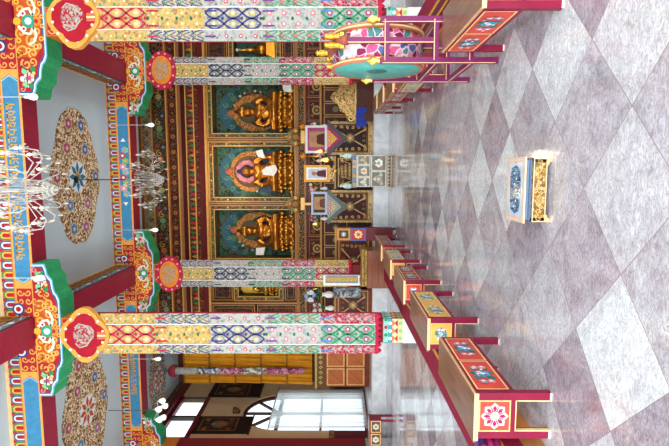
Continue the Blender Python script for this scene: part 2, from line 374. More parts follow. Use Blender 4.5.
def cross_beam(yf, pxs, x0, x1, zb, texts, label):
    mb = MB(); y1 = yf+BT
    mb.box(x0, yf, zb, x1, y1, CZ_, CRIM)
    p = P(mb, (0, yf, 0), (1, 0, 0), (0, 0, 1)); p.n = Vector((0, -1, 0))
    T = CZ_-zb
    zA0, zA1 = zb+.36*T, zb+.46*T   # lower border, blue band between zb+.06 and zb+.52
    b0, b1, a0, a1 = zb+.045, zb+.335, zb+.37, zb+.60
    p.rect(x0, zb, x1, b0, OCHL); p.rect(x0, b1, x1, a0, OCHL); p.rect(x0, a1, x1, CZ_, OCHL if zb > 7.32 else CREAM)
    p.rect(x0, b0, x1, b1, BLUE, .005)
    arches(p, x0, x1, a0, a1)
    for px in pxs:                   # orange scrollwork over each pillar, with arrow-shaped ends
        p.poly([(px-.95, b0), (px+.95, b0), (px+.95, b1), (px+.80, (b0+b1)/2+.01), (px+.95, b1), (px-.95, b1)], OCH, .006)
        scrollpanel(p, px-.82, px+.82, b0, b1, REDP, OCHL, 3, .15)
        for s in (-1, 1):
            p.poly([(px+s*.82, b0), (px+s*1.0, b0), (px+s*.9, (b0+b1)/2), (px+s*1.0, b1), (px+s*.82, b1)], OCHL, .010)
            p.stroke([(px+s*1.03, b0), (px+s*.93, (b0+b1)/2), (px+s*1.03, b1)], .02, LBLUE, .012)
            p.disc(px+s*.42, b1-.02, .12, DBLUE, .014, 12); p.disc(px+s*.42, b1-.02, .085, WHITE, .016, 12); p.disc(px+s*.42, b1-.02, .05, RED, .018, 10)
    for kind, c, hw in texts:
        if kind == 'script': lantsa(p, c-hw, c+hw, b0+.05, b1-.05, C('#d9a441', .45, .3), int(c*10)+5)
        else:
            for s in (-1, 1):
                p.poly([(c+s*hw, b0+.15), (c+s*(hw-.1), b0+.08), (c+s*(hw-.1), b0+.22)], WHITE, .012)
            nf = 9 if hw > .6 else 3
            for i in range(nf):
                u = c+(i-nf//2)*hw*1.45/nf; p.flower(u, (b0+b1)/2+(.04 if i % 2 else -.03), .10, (LBLUE, PINK, LGREEN, ROSE)[i % 4], WHITE if i % 2 else YEL, .012)
                p.disc(u+.09, (b0+b1)/2-.07, .04, GREEN, .011)
    o = struct(mb.build('ceiling_beam'), label); return o
cross_beam(NY, (-8.4, NPX[0], NPX[1], 8.5), LX, RX, 7.28, [('script', .78, .66), ('script', -.78, .66), ('flower', -5.9, .35), ('flower', 5.7, .35)], 'nearer painted cross beam with a row of arches and gilded script on blue')
cross_beam(FY, (-8.3, FPX_[0], FPX_[1], 8.5), LX, RX, 7.33, [('flower', .2, .95), ('script', -5.6, .75), ('script', 5.8, .75)], 'farther painted cross beam with arches and flowers on a blue band')

# ceiling beams running down the hall
def long_beam(x, y0, y1, zb, label):
    mb = MB(); hw = .27; mb.box(x-hw, y0, zb, x+hw, y1, CZ_, CRIM)
    for s in (-1, 1):
        p = P(mb, (x+s*hw, 0, 0), (0, 1, 0), (0, 0, 1)); p.n = Vector((s, 0, 0))
        p.rect(y0, zb+.09, y1, zb+.27, C('#6a7f8a', .55), .005); p.rect(y0, zb+.27, y1, CZ_, C('#3c2a1c'), .005)
        p.rect(y0, zb+.06, y1, zb+.09, C('#3a2320'), .006); p.rect(y0, CZ_-.04, y1, CZ_, OCHL, .009)
        n = int((y1-y0)/.3)
        for i in range(n):
            u = y0+(i+.5)*(y1-y0)/n
            p.rect(u-.125, zb+.30, u+.125, zb+.59, C('#b98436', .5), .008); p.rect(u-.075, zb+.35, u+.075, zb+.54, C('#7c4a22'), .012); p.disc(u, zb+.445, .04, C('#a8762f'), .016, 6)
        for i in range(int((y1-y0)/.8)):
            u = y0+.4+i*.8; p.disc(u, zb+.18, .075, WHITE, .009, 8, .7); p.disc(u+.12, zb+.16, .05, C('#b94a4a'), .010, 7); p.disc(u-.13, zb+.20, .05, LBLUE, .010, 7)
            p.stroke([(u-.35, zb+.15), (u-.2, zb+.22), (u+.2, zb+.14), (u+.35, zb+.21)], .02, C('#cfd6d4'), .008)
    struct(mb.build('ceiling_beam'), label)
for (x0, x1, sd) in ((NPX[0], FPX_[0], 'left'), (NPX[1], FPX_[1], 'right')):
    xm = (x0+x1)/2
    long_beam(x0, YB, NY, 7.30, 'dark red beam over the nearer %s pillar reaching back to the entrance' % sd)
    long_beam(xm, NY+BT, FY, 7.33, 'dark red beam between the two %s pillars' % sd)
    long_beam(x1, FY+BT, 15.85, 7.33, 'dark red beam from the farther %s pillar to the altar wall' % sd)

# ------------------------------------------------------------------ pillars with cloud-shaped brackets
PED = ORN('pillar_foot_paint', ['#35a3a8', '#d9552f', '#e8d9a0', '#4f9a4a', '#7fb7c9', '#c94a3a'], 9, '#e8c46a', .06)
def bracket_outline(hw, zt, zb):
    # right half, from the outer end down to the middle, in ogee steps
    d = zt-zb; half = [(hw, zt), (hw, zt-.50*d), (hw*.93, zt-.56*d), (hw*.86, zt-.58*d), (hw*.81, zt-.66*d), (hw*.77, zt-.76*d), (hw*.66, zt-.79*d), (hw*.58, zt-.84*d), (hw*.54, zt-.93*d), (hw*.46, zb), (0, zb)]
    return half
def pillar(px, py, zb, hw, bz, label, near):
    # py: front face, zb: underside of the beam, bz: bottom of the bracket
    w = .23; yc = py+BT/2
    t = bpy.data.objects.new('pillar', None); COL.objects.link(t); t.location = (px, yc, 0); t['kind'] = 'structure'; t['label'] = label; ORIG[t.name] = (px, yc, 0)
    mb = MB(); mb.box(px-w, yc-w, .65, px+w, yc+w, bz, C('#7a2026', .5)); mb.box(px-w-.02, yc-w-.02, bz-.42, px+w+.02, yc+w+.02, bz, OCH)
    p = P(mb, (px, yc-w-.02, bz-.42), (1, 0, 0), (0, 0, 1)); scrollpanel(p, -w, w, .03, .39, REDP, OCHL, 2, .15); mb.build('shaft', t)
    mb = MB(); mb.box(px-w, yc-w, .29, px+w, yc+w, .66, PED)
    for s, o_, u_ in ((1, (px, yc-w, 0), (1, 0, 0)), (1, (px+w, yc, 0), (0, 1, 0)), (1, (px-w, yc, 0), (0, -1, 0))):
        p = P(mb, o_, u_, (0, 0, 1))
        p.rect(-w, .29, w, .385, C('#d9c98a'), .004); p.rect(-w, .385, w, .49, C('#e0d2b0'), .004); p.rect(-w, .49, w, .57, C('#2f9aa0'), .004); p.rect(-w, .57, w, .66, C('#8fc0b8'), .004)
        for i in range(3):
            u = (i-1)*.15
            p.poly([(u-.07, .385), (u, .45), (u+.07, .385)], RED, .007); p.poly([(u-.07, .49), (u, .425), (u+.07, .49)], ORG, .009)
            p.disc(u, .335, .04, LGREEN, .007); p.disc(u, .53, .035, WHITE, .007); p.disc(u+.07, .61, .035, RED if i % 2 else GREEN, .007)
    mb.build('painted_foot', t)
    mb = MB(); mb.box(px-w-.01, yc-w-.01, 0, px+w+.01, yc+w+.01, .29, WHITEM); mb.build('plinth', t)
    # bracket
    mb = MB(); h = bracket_outline(hw, zb, bz); out = [(x, z) for x, z in h]+[(-x, z) for x, z in h[::-1][1:]]
    y0, y1 = py-.03, py+BT
    n = len(out); pts = [(px+x, y0, z) for x, z in out]+[(px+x, y1, z) for x, z in out]
    gm = C('#2a985f', .5)
    mb.add(pts, [tuple(range(n)), tuple(range(n, 2*n))[::-1]]+[(k, k+n, (k+1) % n+n, (k+1) % n) for k in range(n)], gm)
    p = P(mb, (px, y0, 0), (1, 0, 0), (0, 0, 1)); p.n = Vector((0, -1, 0))
    d = zb-bz
    def inset(e, g):  return [(x*(1-e/hw), min(z+g, zb) if z < zb else z) for x, z in out]
    p.poly(out, C('#5f9fb8', .5), .003); p.poly(inset(.022, .018), C('#cfe0e2', .5), .006); p.poly(inset(.05, .038), C('#2a5a86', .5), .009); p.poly(inset(.08, .062), C('#a5202a', .5), .012)
    e = .016
    p.poly([(-.62, zb), (.62, zb), (.62, zb-.62*d), (.46, zb-.82*d), (-.46, zb-.82*d), (-.62, zb-.62*d)], C('#b8541f'), .014)
    for s in (-1, 1):
        for (x, z, r, q) in ((.52, .22, .13, 1), (.34, .55, .12, -1), (.55, .55, .09, 1), (.74, .30, .10, -1), (.20, .18, .1, 1), (.18, .72, .08, 1), (.42, .76, .07, -1)):
            p.spiral(s*x, zb-z*d, r, pi/2+q, 1.2*q*s, .035, OCHL, e, 12)
        p.flower(s*.98, zb-.36*d, .10, C('#e9cfc4'), ROSE, e, 6)
        p.disc(s*.86, zb-.22*d, .06, LGREEN, e, 7); p.disc(s*1.10, zb-.22*d, .055, LGREEN, e, 7); p.disc(s*1.12, zb-.42*d, .045, GREEN, e, 7); p.disc(s*.82, zb-.5*d, .05, GREEN, e, 7)
        p.disc(s*1.0, zb-.14*d, .05, WHITE, e, 7); p.disc(s*.9, zb-.52*d, .035, C('#d9c25a'), e, 6)
        p.stroke([(s*.75, zb-.1*d), (s*.86, zb-.34*d), (s*1.0, zb-.28*d), (s*1.15, zb-.32*d)], .02, C('#cfe0c8'), e)
        p.stroke([(s*.08, zb-.12*d), (s*.20, zb-.3*d), (s*.22, zb-.5*d), (s*.1, zb-.62*d)], .05, C('#d9e0c8'), e+.006)
        p.disc(s*.13, zb-.30*d, .05, WHITE, e+.009, 9); p.disc(s*.13, zb-.30*d, .025, RED, e+.012, 8)
    p.disc(0, zb-.46*d, .12, C('#2d9a78'), e+.010, 10); p.disc(0, zb-.46*d, .065, C('#cfe8dc'), e+.013, 8); p.disc(0, zb-.72*d, .09, C('#e0862f'), e+.008, 8); p.disc(0, zb-.72*d, .04, RED, e+.011, 8)
    for s in (-1, 1):
        p.stroke([(s*.10, zb-.62*d), (s*.24, zb-.70*d), (s*.36, zb-.60*d), (s*.40, zb-.44*d)], .05, C('#cfe0c4'), e+.006)
        for (x, z, r) in ((.44, .66, .055), (.30, .86, .045), (.50, .40, .05), (.33, .10, .05), (.08, .90, .04)): p.disc(s*x, zb-z*d, r, (YEL, C('#e0862f'), C('#d9b45a'))[int(x*100) % 3], e+.004, 8); p.disc(s*x, zb-z*d, r*.45, RED, e+.007, 7)
        p.spiral(s*.56, zb-.08*d, .07, 0, 1.1*s, .025, OCHL, e, 9); p.spiral(s*.70, zb-.52*d, .08, pi, -1.2*s, .028, OCHL, e, 9); p.spiral(s*1.18, zb-.12*d, .06, 0, 1.1*s, .02, C('#d98a8a'), e, 9)
    p.disc(0, zb-.08*d, .07, YEL, e+.006, 9)
    mb.build('bracket', t)
    return t
def marble_mat(name, a, b_, sc_=2.5, rough=.2):
    mt, n, l, b = new_mat(name); tc = n.new('ShaderNodeTexCoord'); z = n.new('ShaderNodeTexNoise'); z.inputs['Scale'].default_value = sc_; z.inputs['Detail'].default_value = 8; z.inputs['Distortion'].default_value = 1.2
    l.new(tc.outputs['Object'], z.inputs['Vector']); r = ramp(n, [(.35, lin(a)), (.65, lin(b_))]); l.new(z.outputs['Fac'], r.inputs['Fac']); l.new(r.outputs[0], b.inputs['Base Color']); b.inputs['Roughness'].default_value = rough
    return mt
WHITEM = marble_mat('white_marble', '#c3c9ce', '#dfe3e6')
pillar(NPX[0], NY, 7.28, 1.30, 6.79, 'nearer left pillar under a cloud-shaped red and green bracket', True)
pillar(NPX[1], NY, 7.28, 1.30, 6.74, 'nearer right pillar behind the drum, under a cloud-shaped bracket', True)
pillar(FPX_[0], FY, 7.33, 1.22, 6.80, 'farther left pillar beside the altar with a green-edged bracket', False)
pillar(FPX_[1], FY, 7.33, 1.16, 6.80, 'farther right pillar beside the altar with a green-edged bracket', False)
# half bracket of the pilaster by the left wall
pillar(-8.2, FY, 7.33, 1.15, 6.80, 'pilaster against the left wall with a dark green bracket', False)

# ------------------------------------------------------------------ raised marble step in front of the altar
mb = MB(); mb.box(LX, 14.62, 0, RX, YE, .45, WHITEM); mb.box(LX, 14.60, .43, RX, 14.66, .455, C('#c9c5bd', .3)); struct(mb.build('trim_3'), 'white marble step running along the front of the altar')

# ------------------------------------------------------------------ ceiling medallions
FIL = ORN('ceiling_filigree', ['#b3946a', '#8f6c48', '#dccdb0', '#7a5636', '#c2a57a', '#d3c09c', '#5a3c26', '#e4d8c0'], 23, '#5f422c', .05, .8, gain=1.3)
def medallion(cx, cy, rx, ry, rc, star, star_mid, label, lab_g):
    mb = MB(); n = 96; rim = []
    for k in range(n):
        t = 2*pi*k/n; a = (abs(cos(t)/rx)**2.3+abs(sin(t)/ry)**2.3)**(-1/2.3); r = max(a, rc)*(1+.022*abs(sin(12*t)))
        rim.append((r*cos(t), r*sin(t)))
    z0, z1 = CZ_-.03, CZ_
    pts = [(cx+a, cy+b, z0) for a, b in rim]+[(cx+a, cy+b, z1) for a, b in rim]
    mb.add(pts, [tuple(range(n))[::-1]]+[(k, (k+1) % n, (k+1) % n+n, k+n) for k in range(n)], FIL)
    p = P(mb, (cx, cy, z0), (1, 0, 0), (0, 1, 0)); p.n = Vector((0, 0, -1))
    p.poly([(.42*cos(2*pi*k/32)*(1 if k % 2 == 0 else .86), .42*sin(2*pi*k/32)*(1 if k % 2 == 0 else .86)) for k in range(32)], C('#dfe3e0', .7), .006)
    for k in range(8):
        t = 2*pi*k/8; c, s = cos(t), sin(t)
        p.poly([(c*.08-s*.02, s*.08+c*.02), (c*.22-s*.07, s*.22+c*.07), (c*.40, s*.40), (c*.22+s*.07, s*.22-c*.07), (c*.08+s*.02, s*.08-c*.02)], star, .010)
    p.disc(0, 0, .12, star_mid, .014, 10); p.disc(0, 0, .055, C('#2f6d8a'), .018, 8)
    for i, (a, b) in enumerate(((.78*rx, .30*ry), (.78*rx, -.32*ry), (-.78*rx, .3*ry), (-.78*rx, -.32*ry), (.42*rx, .45*ry), (.42*rx, -.45*ry), (-.42*rx, .45*ry), (-.42*rx, -.45*ry), (0, .72*rc+.1), (0, -.72*rc-.1))):
        c1 = (C('#4a6fae'), C('#b8506a'), C('#a85a8a'), C('#4f86b0'))[i % 4]
        p.disc(a, b, .17, C('#cdb995', .8), .006, 10); p.flower(a, b, .14, c1, C('#d9c6d0'), .010)
    o = mb.build('ceiling_medallion', None, (cx, cy, CZ_)); tag(o, label, 'ceiling ornament', 'painted medallions on the ceiling')
medallion(.09, 12.0, 1.62, .92, 1.10, C('#1f6d95', .6), C('#c9973f'), 'gilded filigree medallion with a blue star in the middle of the ceiling', '')
medallion(-5.85, 11.85, 1.66, .95, 1.10, C('#c0502c', .6), C('#d9c6a0'), 'gilded filigree medallion with a red star over the left aisle', '')
medallion(5.9, 11.85, 1.66, .95, 1.10, C('#c0502c', .6), C('#d9c6a0'), 'gilded filigree medallion over the right aisle', '')
medallion(.1, 15.08, 1.5, .65, .72, C('#1f6d95', .6), C('#c9973f'), 'filigree medallion on the ceiling just before the altar wall', '')
medallion(-7.15, 16.7, 1.15, .72, .8, C('#c0502c', .6), C('#d9c6a0'), 'filigree medallion on the ceiling above the tall yellow curtains', '')
# ================================================================== BROCADE BANNERS ON THE PILLARS
FL = ['#b5304a', '#3a5fa8', '#2f8a58', '#d98a3a', '#8a4a9a']
BG_Y = ORN('yellow_brocade', ['#e3c068', '#ddb85e', '#e8cf8c', '#d9b05a', '#e6c878', '#a8a070', '#c98a5a', '#e3c068'], 19, '#e6cf90', .05, .85, gain=.62); BG_YW = ORN('straw_brocade', ['#ddd3aa', '#e3d7a0', '#cfc79a', '#e6dcb8', '#b9b8a8', '#c9a888', '#9fb0a0'], 19, '#e6dfc0', .05, .85, gain=.62)
BG_W = ORN('white_brocade', ['#d6d4cc', '#dddad0', '#c9ccc8', '#d9d6c8', '#b4bcc0', '#cdb4b4', '#d8d6ce', '#a9b8ac'], 19, '#dedcd4', .05, .85, gain=.58); BG_WG = ORN('pale_green_brocade', ['#c9d6cc', '#b0cabb', '#d6dad0', '#8fb8a0', '#c9b4b4', '#d2dcd2', '#5f9a7c'], 19, '#d6dcd2', .05, .85, gain=.58)
BG_P = ORN('rose_brocade', ['#d3b4b6', '#b5304f', '#dcc9c6', '#c05a70', '#7a9a84', '#cfb9b9', '#a8405a'], 19, '#dccccb', .05, .85, gain=.62)
def net(p, c, w, z0, z1, mt, rows, h=.008, lw=.022):
    # ogee net woven over a column of width w
    hh = (z1-z0)/rows; N = rows*10
    for cc, ph in ((c-w/4, 0), (c+w/4, pi)):
        for s in (1, -1):
            p.stroke([(cc+s*w/4*.98*sin(pi*k/10), z0+(z1-z0)*k/N) for k in range(N+1)], lw, mt, h)
def scallops(p, c, w, z0, z1, mt, fl, rows, h=.008):
    hh = (z1-z0)/rows
    for i in range(rows):
        b = z0+i*hh
        p.stroke([(c-w/2*.95, b+hh*.05), (c-w/2*.6, b+hh*.62), (c, b+hh*.95), (c+w/2*.6, b+hh*.62), (c+w/2*.95, b+hh*.05)], .02, mt, h)
        p.stroke([(c-w*.3, b), (c, b+hh*.5), (c+w*.3, b)], .018, mt, h)
        p.flower(c, b+hh*.66, .034, fl, YEL, h+.003, 5); p.disc(c-w*.33, b+hh*.8, .018, mt, h, 6); p.disc(c+w*.33, b+hh*.8, .018, mt, h, 6)
NAVY = C('#3a3f7a', .8); NAVYD = C('#2b2f45', .8); PURP = C('#6a3f86', .8); GRN = C('#2c8a5c', .8); CRB = C('#b21f3f', .8); GREY = C('#8c8f94', .8)
def banner(px, yf, W, zt, zb, secs, crest, label):
    t = thing('pillar_banner', label, 'banner', (px, yf, zb), 'brocade banners on the pillars')
    d = .10; n = len(secs); L = (zt-zb-.10)/n
    for i, (bgc, bgs, netc, netd, sc_c, sc_f, tail) in enumerate(secs):
        z1 = zt-i*L; z0 = z1-L; mb = MB(); y0 = yf-.03*(n-i)/n
        bow = .035
        xs = [-W/2, -W*.25, W*.25, W/2]; ys = [y0+bow, y0, y0, y0+bow]
        # three facets and the returns toward the pillar
        for k, mt in ((0, bgs), (1, bgc), (2, bgs)):
            a, b = (px+xs[k], ys[k]), (px+xs[k+1], ys[k+1])
            mb.add([(a[0], a[1], z0), (b[0], b[1], z0), (b[0], b[1], z1), (a[0], a[1], z1)], [(0, 1, 2, 3)], mt)
        for s in (-1, 1):
            mb.add([(px+s*W/2, y0+bow, z0), (px+s*W/2, y0+d, z0), (px+s*W/2, y0+d, z1), (px+s*W/2, y0+bow, z1)], [(0, 1, 2, 3)], CRB)
        mb.add([(px-W/2, y0+d, z0), (px+W/2, y0+d, z0), (px+W/2, y0+d, z1), (px-W/2, y0+d, z1)], [(0, 1, 2, 3)], CRB)
        p = P(mb, (px, y0, 0), (1, 0, 0), (0, 0, 1)); cw = W*.5
        if netc:
            net(p, 0, cw*.96, z0+.02, z1-.02, netc, 3, .008, .03); net(p, 0, cw*.96, z0+.02+L/18, z1-.02+L/18-L/9, GREY, 3, .006, .012)
            for r in range(6):
                for s in (-1, 0, 1): p.spiral(s*cw*.40+.01, z0+L*(r+.5)/6, .035, pi/2*r, 1.1*(s or 1), .014, netc, .009, 7)
            for r in range(3):
                p.disc(0, z0+L*r/3+.02, .03, netc, .009, 6)
                for s in (-1, 1): p.disc(s*cw/4, z0+L*(r+.5)/3, .075, GREY if netc is not CRB else C('#caa060'), .009, 8); p.flower(s*cw/4, z0+L*(r+.5)/3, .058, netd if not isinstance(netd, int) else GREY, WHITE, .010, 5)
        else:
            for r in range(4):
                for s in (-1, 1):
                    q = (r+.5)/4
                    p.flower(s*cw*.24, z0+L*q, .05, netd, WHITE, .008, 5); p.disc(s*cw*.03, z0+L*(q+.1), .025, GRN, .008, 6); p.disc(s*cw*.42, z0+L*(q-.1), .025, GREY, .008, 6)
        for s in (-1, 1):
            q = P(mb, (px+s*W*.375, y0+bow/2-.002, 0), (1, s*bow/(W*.25), 0), (0, 0, 1)); q.n = Vector((0, -1, 0))
            if sc_c: scallops(q, 0, W*.25, z0+.02, z1-.02, sc_c, sc_f, 4, .008)
            else:
                for r in range(4): q.flower(s*.01, z0+L*(r+.5)/4, .04, sc_f, WHITE, .008, 5); q.disc(-.04, z0+L*(r+.15)/4, .02, GRN, .008, 6)
            if tail:
                p.stroke([(s*cw*.33, z1-.01), (s*cw*.33, z1-.22)], .03, tail, .014); p.stroke([(s*W*.40, z1-.01), (s*W*.40, z1-.20)], .025, tail, .042-.03)
        p.rect(-cw/2-.006, z0, -cw/2+.006, z1, WHITE, .012); p.rect(cw/2-.006, z0, cw/2+.006, z1, WHITE, .012)
        mb.build('brocade_section', t)
    mb = MB(); y0 = yf-.004; p = P(mb, (px, y0, 0), (1, 0, 0), (0, 0, 1))
    mb.box(px-W/2, y0+.005, zb+.04, px+W/2, y0+.09, zb+.11, CRB)
    for k in range(7):
        u = -W/2+(k+.5)*W/7; mb.lathe((px+u, y0+.045, 0), [(0.02, zb-.02), (.05, zb+.02), (W/14, zb+.06), (W/14, zb+.10)], CRB, 8)
    mb.build('scalloped_hem', t)
    # lobed crest at the top
    o_, c_, mtf, rx, rz, zc = crest
    mb = MB(); y0 = yf-.10
    rim = []
    for k in range(48):
        a = 2*pi*k/48; r = .97+.17*cos(2*a)**2+.02*abs(sin(8*a)) if o_ is not CRB else 1+.045*abs(sin(7*a))
        rim.append((rx*r*cos(a), rz*r*sin(a)))
    pts = [(px+a, y0, zc+b) for a, b in rim]+[(px+a, y0+.12, zc+b) for a, b in rim]; m_ = 48
    mb.add(pts, [tuple(range(m_)), tuple(range(m_, 2*m_))[::-1]]+[(k, k+m_, (k+1) % m_+m_, (k+1) % m_) for k in range(m_)], o_)
    p = P(mb, (px, y0, zc), (1, 0, 0), (0, 0, 1))
    if o_ is not CRB:
        for a, b, r in ((0, .14, .66), (-.46, -.04, .46), (.46, -.04, .46), (0, -.36, .50)):
            p.disc(a*rx*1.0, b*rz*1.2, r*rx, c_, .006+.0015*('x' == 'y')+.001*(r*10 % 5), 18)
    else:
        p.disc(0, 0, rx*.76, c_, .006, 22, rz/rx)
    rn = random.Random(4)
    p.disc(0, .05*rz, rx*.24, mtf, .010, 12); p.disc(0, .05*rz, rx*.12, C('#8c8078'), .014, 9)
    wv = ORN('dragon_weave' if o_ is not CRB else 'lion_weave', ['#b3a79c', '#a01528', '#8c8078', '#a01528', '#a89a92'] if o_ is not CRB else ['#a09488', '#d5812a', '#8a7a60', '#c87a2a'], 30, '#9a6a66' if o_ is not CRB else '#b59a70', .04, .85)
    p.disc(0, .08*rz, rx*.46, wv, .013, 16, .8); p.disc(rx*.1, -.18*rz, rx*.34, wv, .0145, 14, .8)
    for s in (-1, 1): p.stroke([(s*rx*.1, -.35*rz), (s*rx*.42, -.1*rz), (s*rx*.5, .22*rz), (s*rx*.32, .42*rz)], rx*.05, mtf, .016)
    for k in range(12):
        a = 2*pi*k/12+.2; p.disc(rx*.88*cos(a)*1.02, rz*.88*sin(a)*1.02, rx*.06, C('#e9d3c9') if o_ is not CRB else C('#dda0a8'), .010, 7)
    if o_ is not CRB: p.rect(-.07, -rz*1.0, .07, -rz*.62, C('#cf6a4a'), .012); p.stroke([(0, -rz), (0, -rz*.62)], .03, C('#f0d9a0'), .015)
    mb.build('crest', t)
    return t
near_secs = [(BG_Y, BG_Y, CRB, C('#e0b070'), None, C('#c99a3a'), None), (BG_Y, BG_YW, None, C('#c9a94a'), NAVY, C('#4a8a6a'), CRB), (BG_YW, BG_W, NAVY, C('#b9b070'), None, C('#c04a5a'), NAVY),
             (BG_W, BG_WG, None, C('#c07a86'), GRN, C('#c04a5a'), PURP), (BG_WG, BG_P, GRN, C('#9a4a5a'), CRB, C('#d98a98'), C('#4a7ab0'))]
far_secs = [(BG_Y, BG_W, None, C('#b98a3a'), NAVYD, C('#b58a8a'), None), (BG_W, BG_W, NAVYD, C('#8c8f94'), None, C('#a0707a'), NAVYD), (BG_W, BG_WG, None, C('#b08088'), GRN, C('#c06a6a'), NAVYD),
            (BG_WG, BG_P, GRN, C('#b06a78'), CRB, C('#d9a0a8'), NAVYD), (BG_P, BG_Y, CRB, C('#7a8a60'), None, C('#a05a4a'), None)]
CR1 = (C('#dd9a45', .8), C('#a01528', .8), C('#b3a79c', .8), .46, .40, 0); CR2 = (CRB, C('#d5812a', .8), C('#a09488', .8), .50, .36, 0)
banner(-2.83, 8.92, .78, 6.0, .72, near_secs, CR1[:5]+(6.27,), 'brocade banner on the nearer left pillar with orange crest around a crimson field')
banner(2.90, 8.92, .76, 5.92, .72, near_secs, CR1[:5]+(6.16,), 'brocade banner on the nearer right pillar, partly behind the green drum')
banner(-2.69, 13.70, .78, 6.02, 1.10, far_secs, CR2[:5]+(6.31,), 'brocade banner on the farther left pillar with a scalloped pink crest')
banner(2.96, 13.70, .74, 6.02, 1.10, far_secs, CR2[:5]+(6.31,), 'brocade banner on the farther right pillar with a scalloped pink crest')

# ================================================================== ALTAR SCREEN
AYF = 16.2
BANDG = ORN('dark_floral_band', ['#16241a', '#33100d', '#1f3022', '#5b3a18', '#38120f', '#14201d'], 12, '#7a5628', .04)
BANDR = ORN('dark_red_band', ['#3d0d0a', '#300b08', '#4a120d', '#5a2510'], 12, '#7a4a1e', .035)
SCR = ORN('niche_border', ['#1e3a26', '#31502f', '#5a2318', '#27402d', '#6b5a24', '#2c1a12'], 15, '#7d6a35', .05)
LATT = ORN('lattice_band', ['#4a5b45', '#5a6a66', '#4f4038', '#6a5a45', '#43504d'], 6.5, '#8a6a3a', .07, stretch=(1, 1, 1))
ROCK = ORN('painted_rocks', ['#1d3a2c', '#274d3a', '#3a2a22', '#2d5a50', '#6a3a38', '#1a2d26', '#43604a'], 10, '#4d6a4d', .05)
scr = thing('altar_screen', 'tall carved altar wall with gilt frames and recessed niches across the far end', 'altar', (0, AYF, .45))
X0, X1 = -5.9, 6.6
def zz(x): return 7.869-(x-147)*.03337
mb = MB(); mb.box(X0, 16.85, .45, X1, 16.95, 7.94, DWOOD); mb.build('back_panel', scr)
def band(xa, xb, mt, dy, name='cornice_band', nice=None):
    mb = MB(); mb.box(X0, AYF-dy, zz(xb), X1, AYF+.5, zz(xa), mt)
    p = P(mb, (0, AYF-dy, 0), (1, 0, 0), (0, 0, 1)); z0, z1 = zz(xb), zz(xa); c = (z0+z1)/2; h = z1-z0
    if nice == 'lattice':
        w = h
        for k in range(int((X1-X0)/w)):
            a = X0+k*w; p.stroke([(a, z0), (a+w, z1)], .022, C('#b08a4a'), .006); p.stroke([(a, z1), (a+w, z0)], .022, C('#b08a4a'), .006)
            p.disc(a+w/2, c, .05, C('#6f7f78'), .008, 6); p.disc(a, c, .05, (C('#7a3030'), C('#3f6a4a'), C('#4a5a80'))[k % 3], .008, 6)
        p.rect(X0, z0, X1, z0+.03, C('#b5762f'), .01); p.rect(X0, z1-.03, X1, z1, C('#b5762f'), .01)
    if nice == 'cloud':
        for k in range(int((X1-X0)/1.0)):
            a = X0+.5+k*1.0; g = (C('#b5602f'), C('#5f7f5a'), C('#9a8a5a'))[k % 3]
            p.disc(a, c, .10, g, .008, 8); p.spiral(a+.2, c+.03, .11, 0, 1.2, .03, C('#a9854a'), .008); p.spiral(a-.2, c-.03, .11, pi, -1.2, .03, C('#4f7a58'), .008)
            p.disc(a+.42, c+.1, .05, C('#8a2f2f'), .008, 7); p.disc(a+.40, c-.1, .05, C('#4f7a90'), .008, 7)
    if nice == 'tri':
        for k in range(int((X1-X0)/.16)):
            a = X0+.08+k*.16; p.poly([(a-.06, z0), (a, z1-.02), (a+.06, z0)], (RED, C('#2f6a45'), C('#b8762f'))[k % 3], .006)
    if nice == 'spots':
        for k in range(int((X1-X0)/.5)):
            a = X0+.25+k*.5; p.disc(a, c, h*.22, C('#a57a3f'), .006, 8); p.disc(a, c, h*.12, C('#6a2f2a'), .009, 7); p.disc(a+.25, c, h*.12, C('#4f6a4a'), .006, 6)
    if nice == 'gold': p.rect(X0, z1-.025, X1, z1, C('#d9a050'), .006)
    mb.build(name, scr)
band(144.9, 147.5, C('#7a4a28'), .30); band(147.5, 158, LATT, .28, nice='lattice'); band(158, 171, BANDG, .22, nice='cloud'); band(171, 172.2, C('#b8763a', .4), .25, nice='gold')
band(172.2, 181, BANDR, .15, nice='spots'); band(181, 182.2, C('#b07a3a', .4), .18, nice='gold'); band(182.2, 184.5, C('#8a5c3a'), .14); band(184.5, 189, DRED, .10); band(189, 190, C('#b07a3a', .4), .14, nice='gold')
band(190, 196.5, BANDG, .10, nice='tri'); band(196.5, 197.5, C('#b07a3a', .4), .12, nice='gold'); band(197.5, 201.5, BANDR, .08, nice='spots'); band(201.5, 207.2, C('#5e1210', .4), .06); band(207.2, 209.3, C('#c08a44', .4), .12, nice='gold')
ZT, ZB = zz(209.3), 2.88
# mullions between the niches
cols = [(-5.9, -5.72), (-4.30, -4.18), (-2.98, -2.86), (-.90, -.80), (1.20, 1.30), (3.24, 3.36), (4.75, 4.87), (6.42, 6.6)]
for a, b in cols:
    mb = MB(); mb.box(a, AYF-.02, ZB, b, AYF+.5, ZT, C('#4f2812', .4)); mb.box(a+.035, AYF-.05, ZB, b-.035, AYF, ZT, C('#b07a3c', .4)); mb.build('gilt_mullion', scr)
mb = MB()
for (z0, z1, mt, dy) in ((2.80, 2.90, C('#96602a', .4), .06), (2.62, 2.80, ORN('black_gold_band', ['#15100c', '#2a1a10', '#1a2018'], 14, '#a07a3a', .06), .05), (2.56, 2.62, C('#96602a', .4), .06), (1.86, 2.56, DRED, .02), (1.80, 1.86, C('#96602a', .4), .06), (1.5, 1.80, BANDG, .05), (.45, 1.5, DWOOD, .02)):
    mb.box(X0, AYF-dy, z0, X1, AYF+.5, z1, mt)
p = P(mb, (0, AYF-.02, 0), (1, 0, 0), (0, 0, 1))
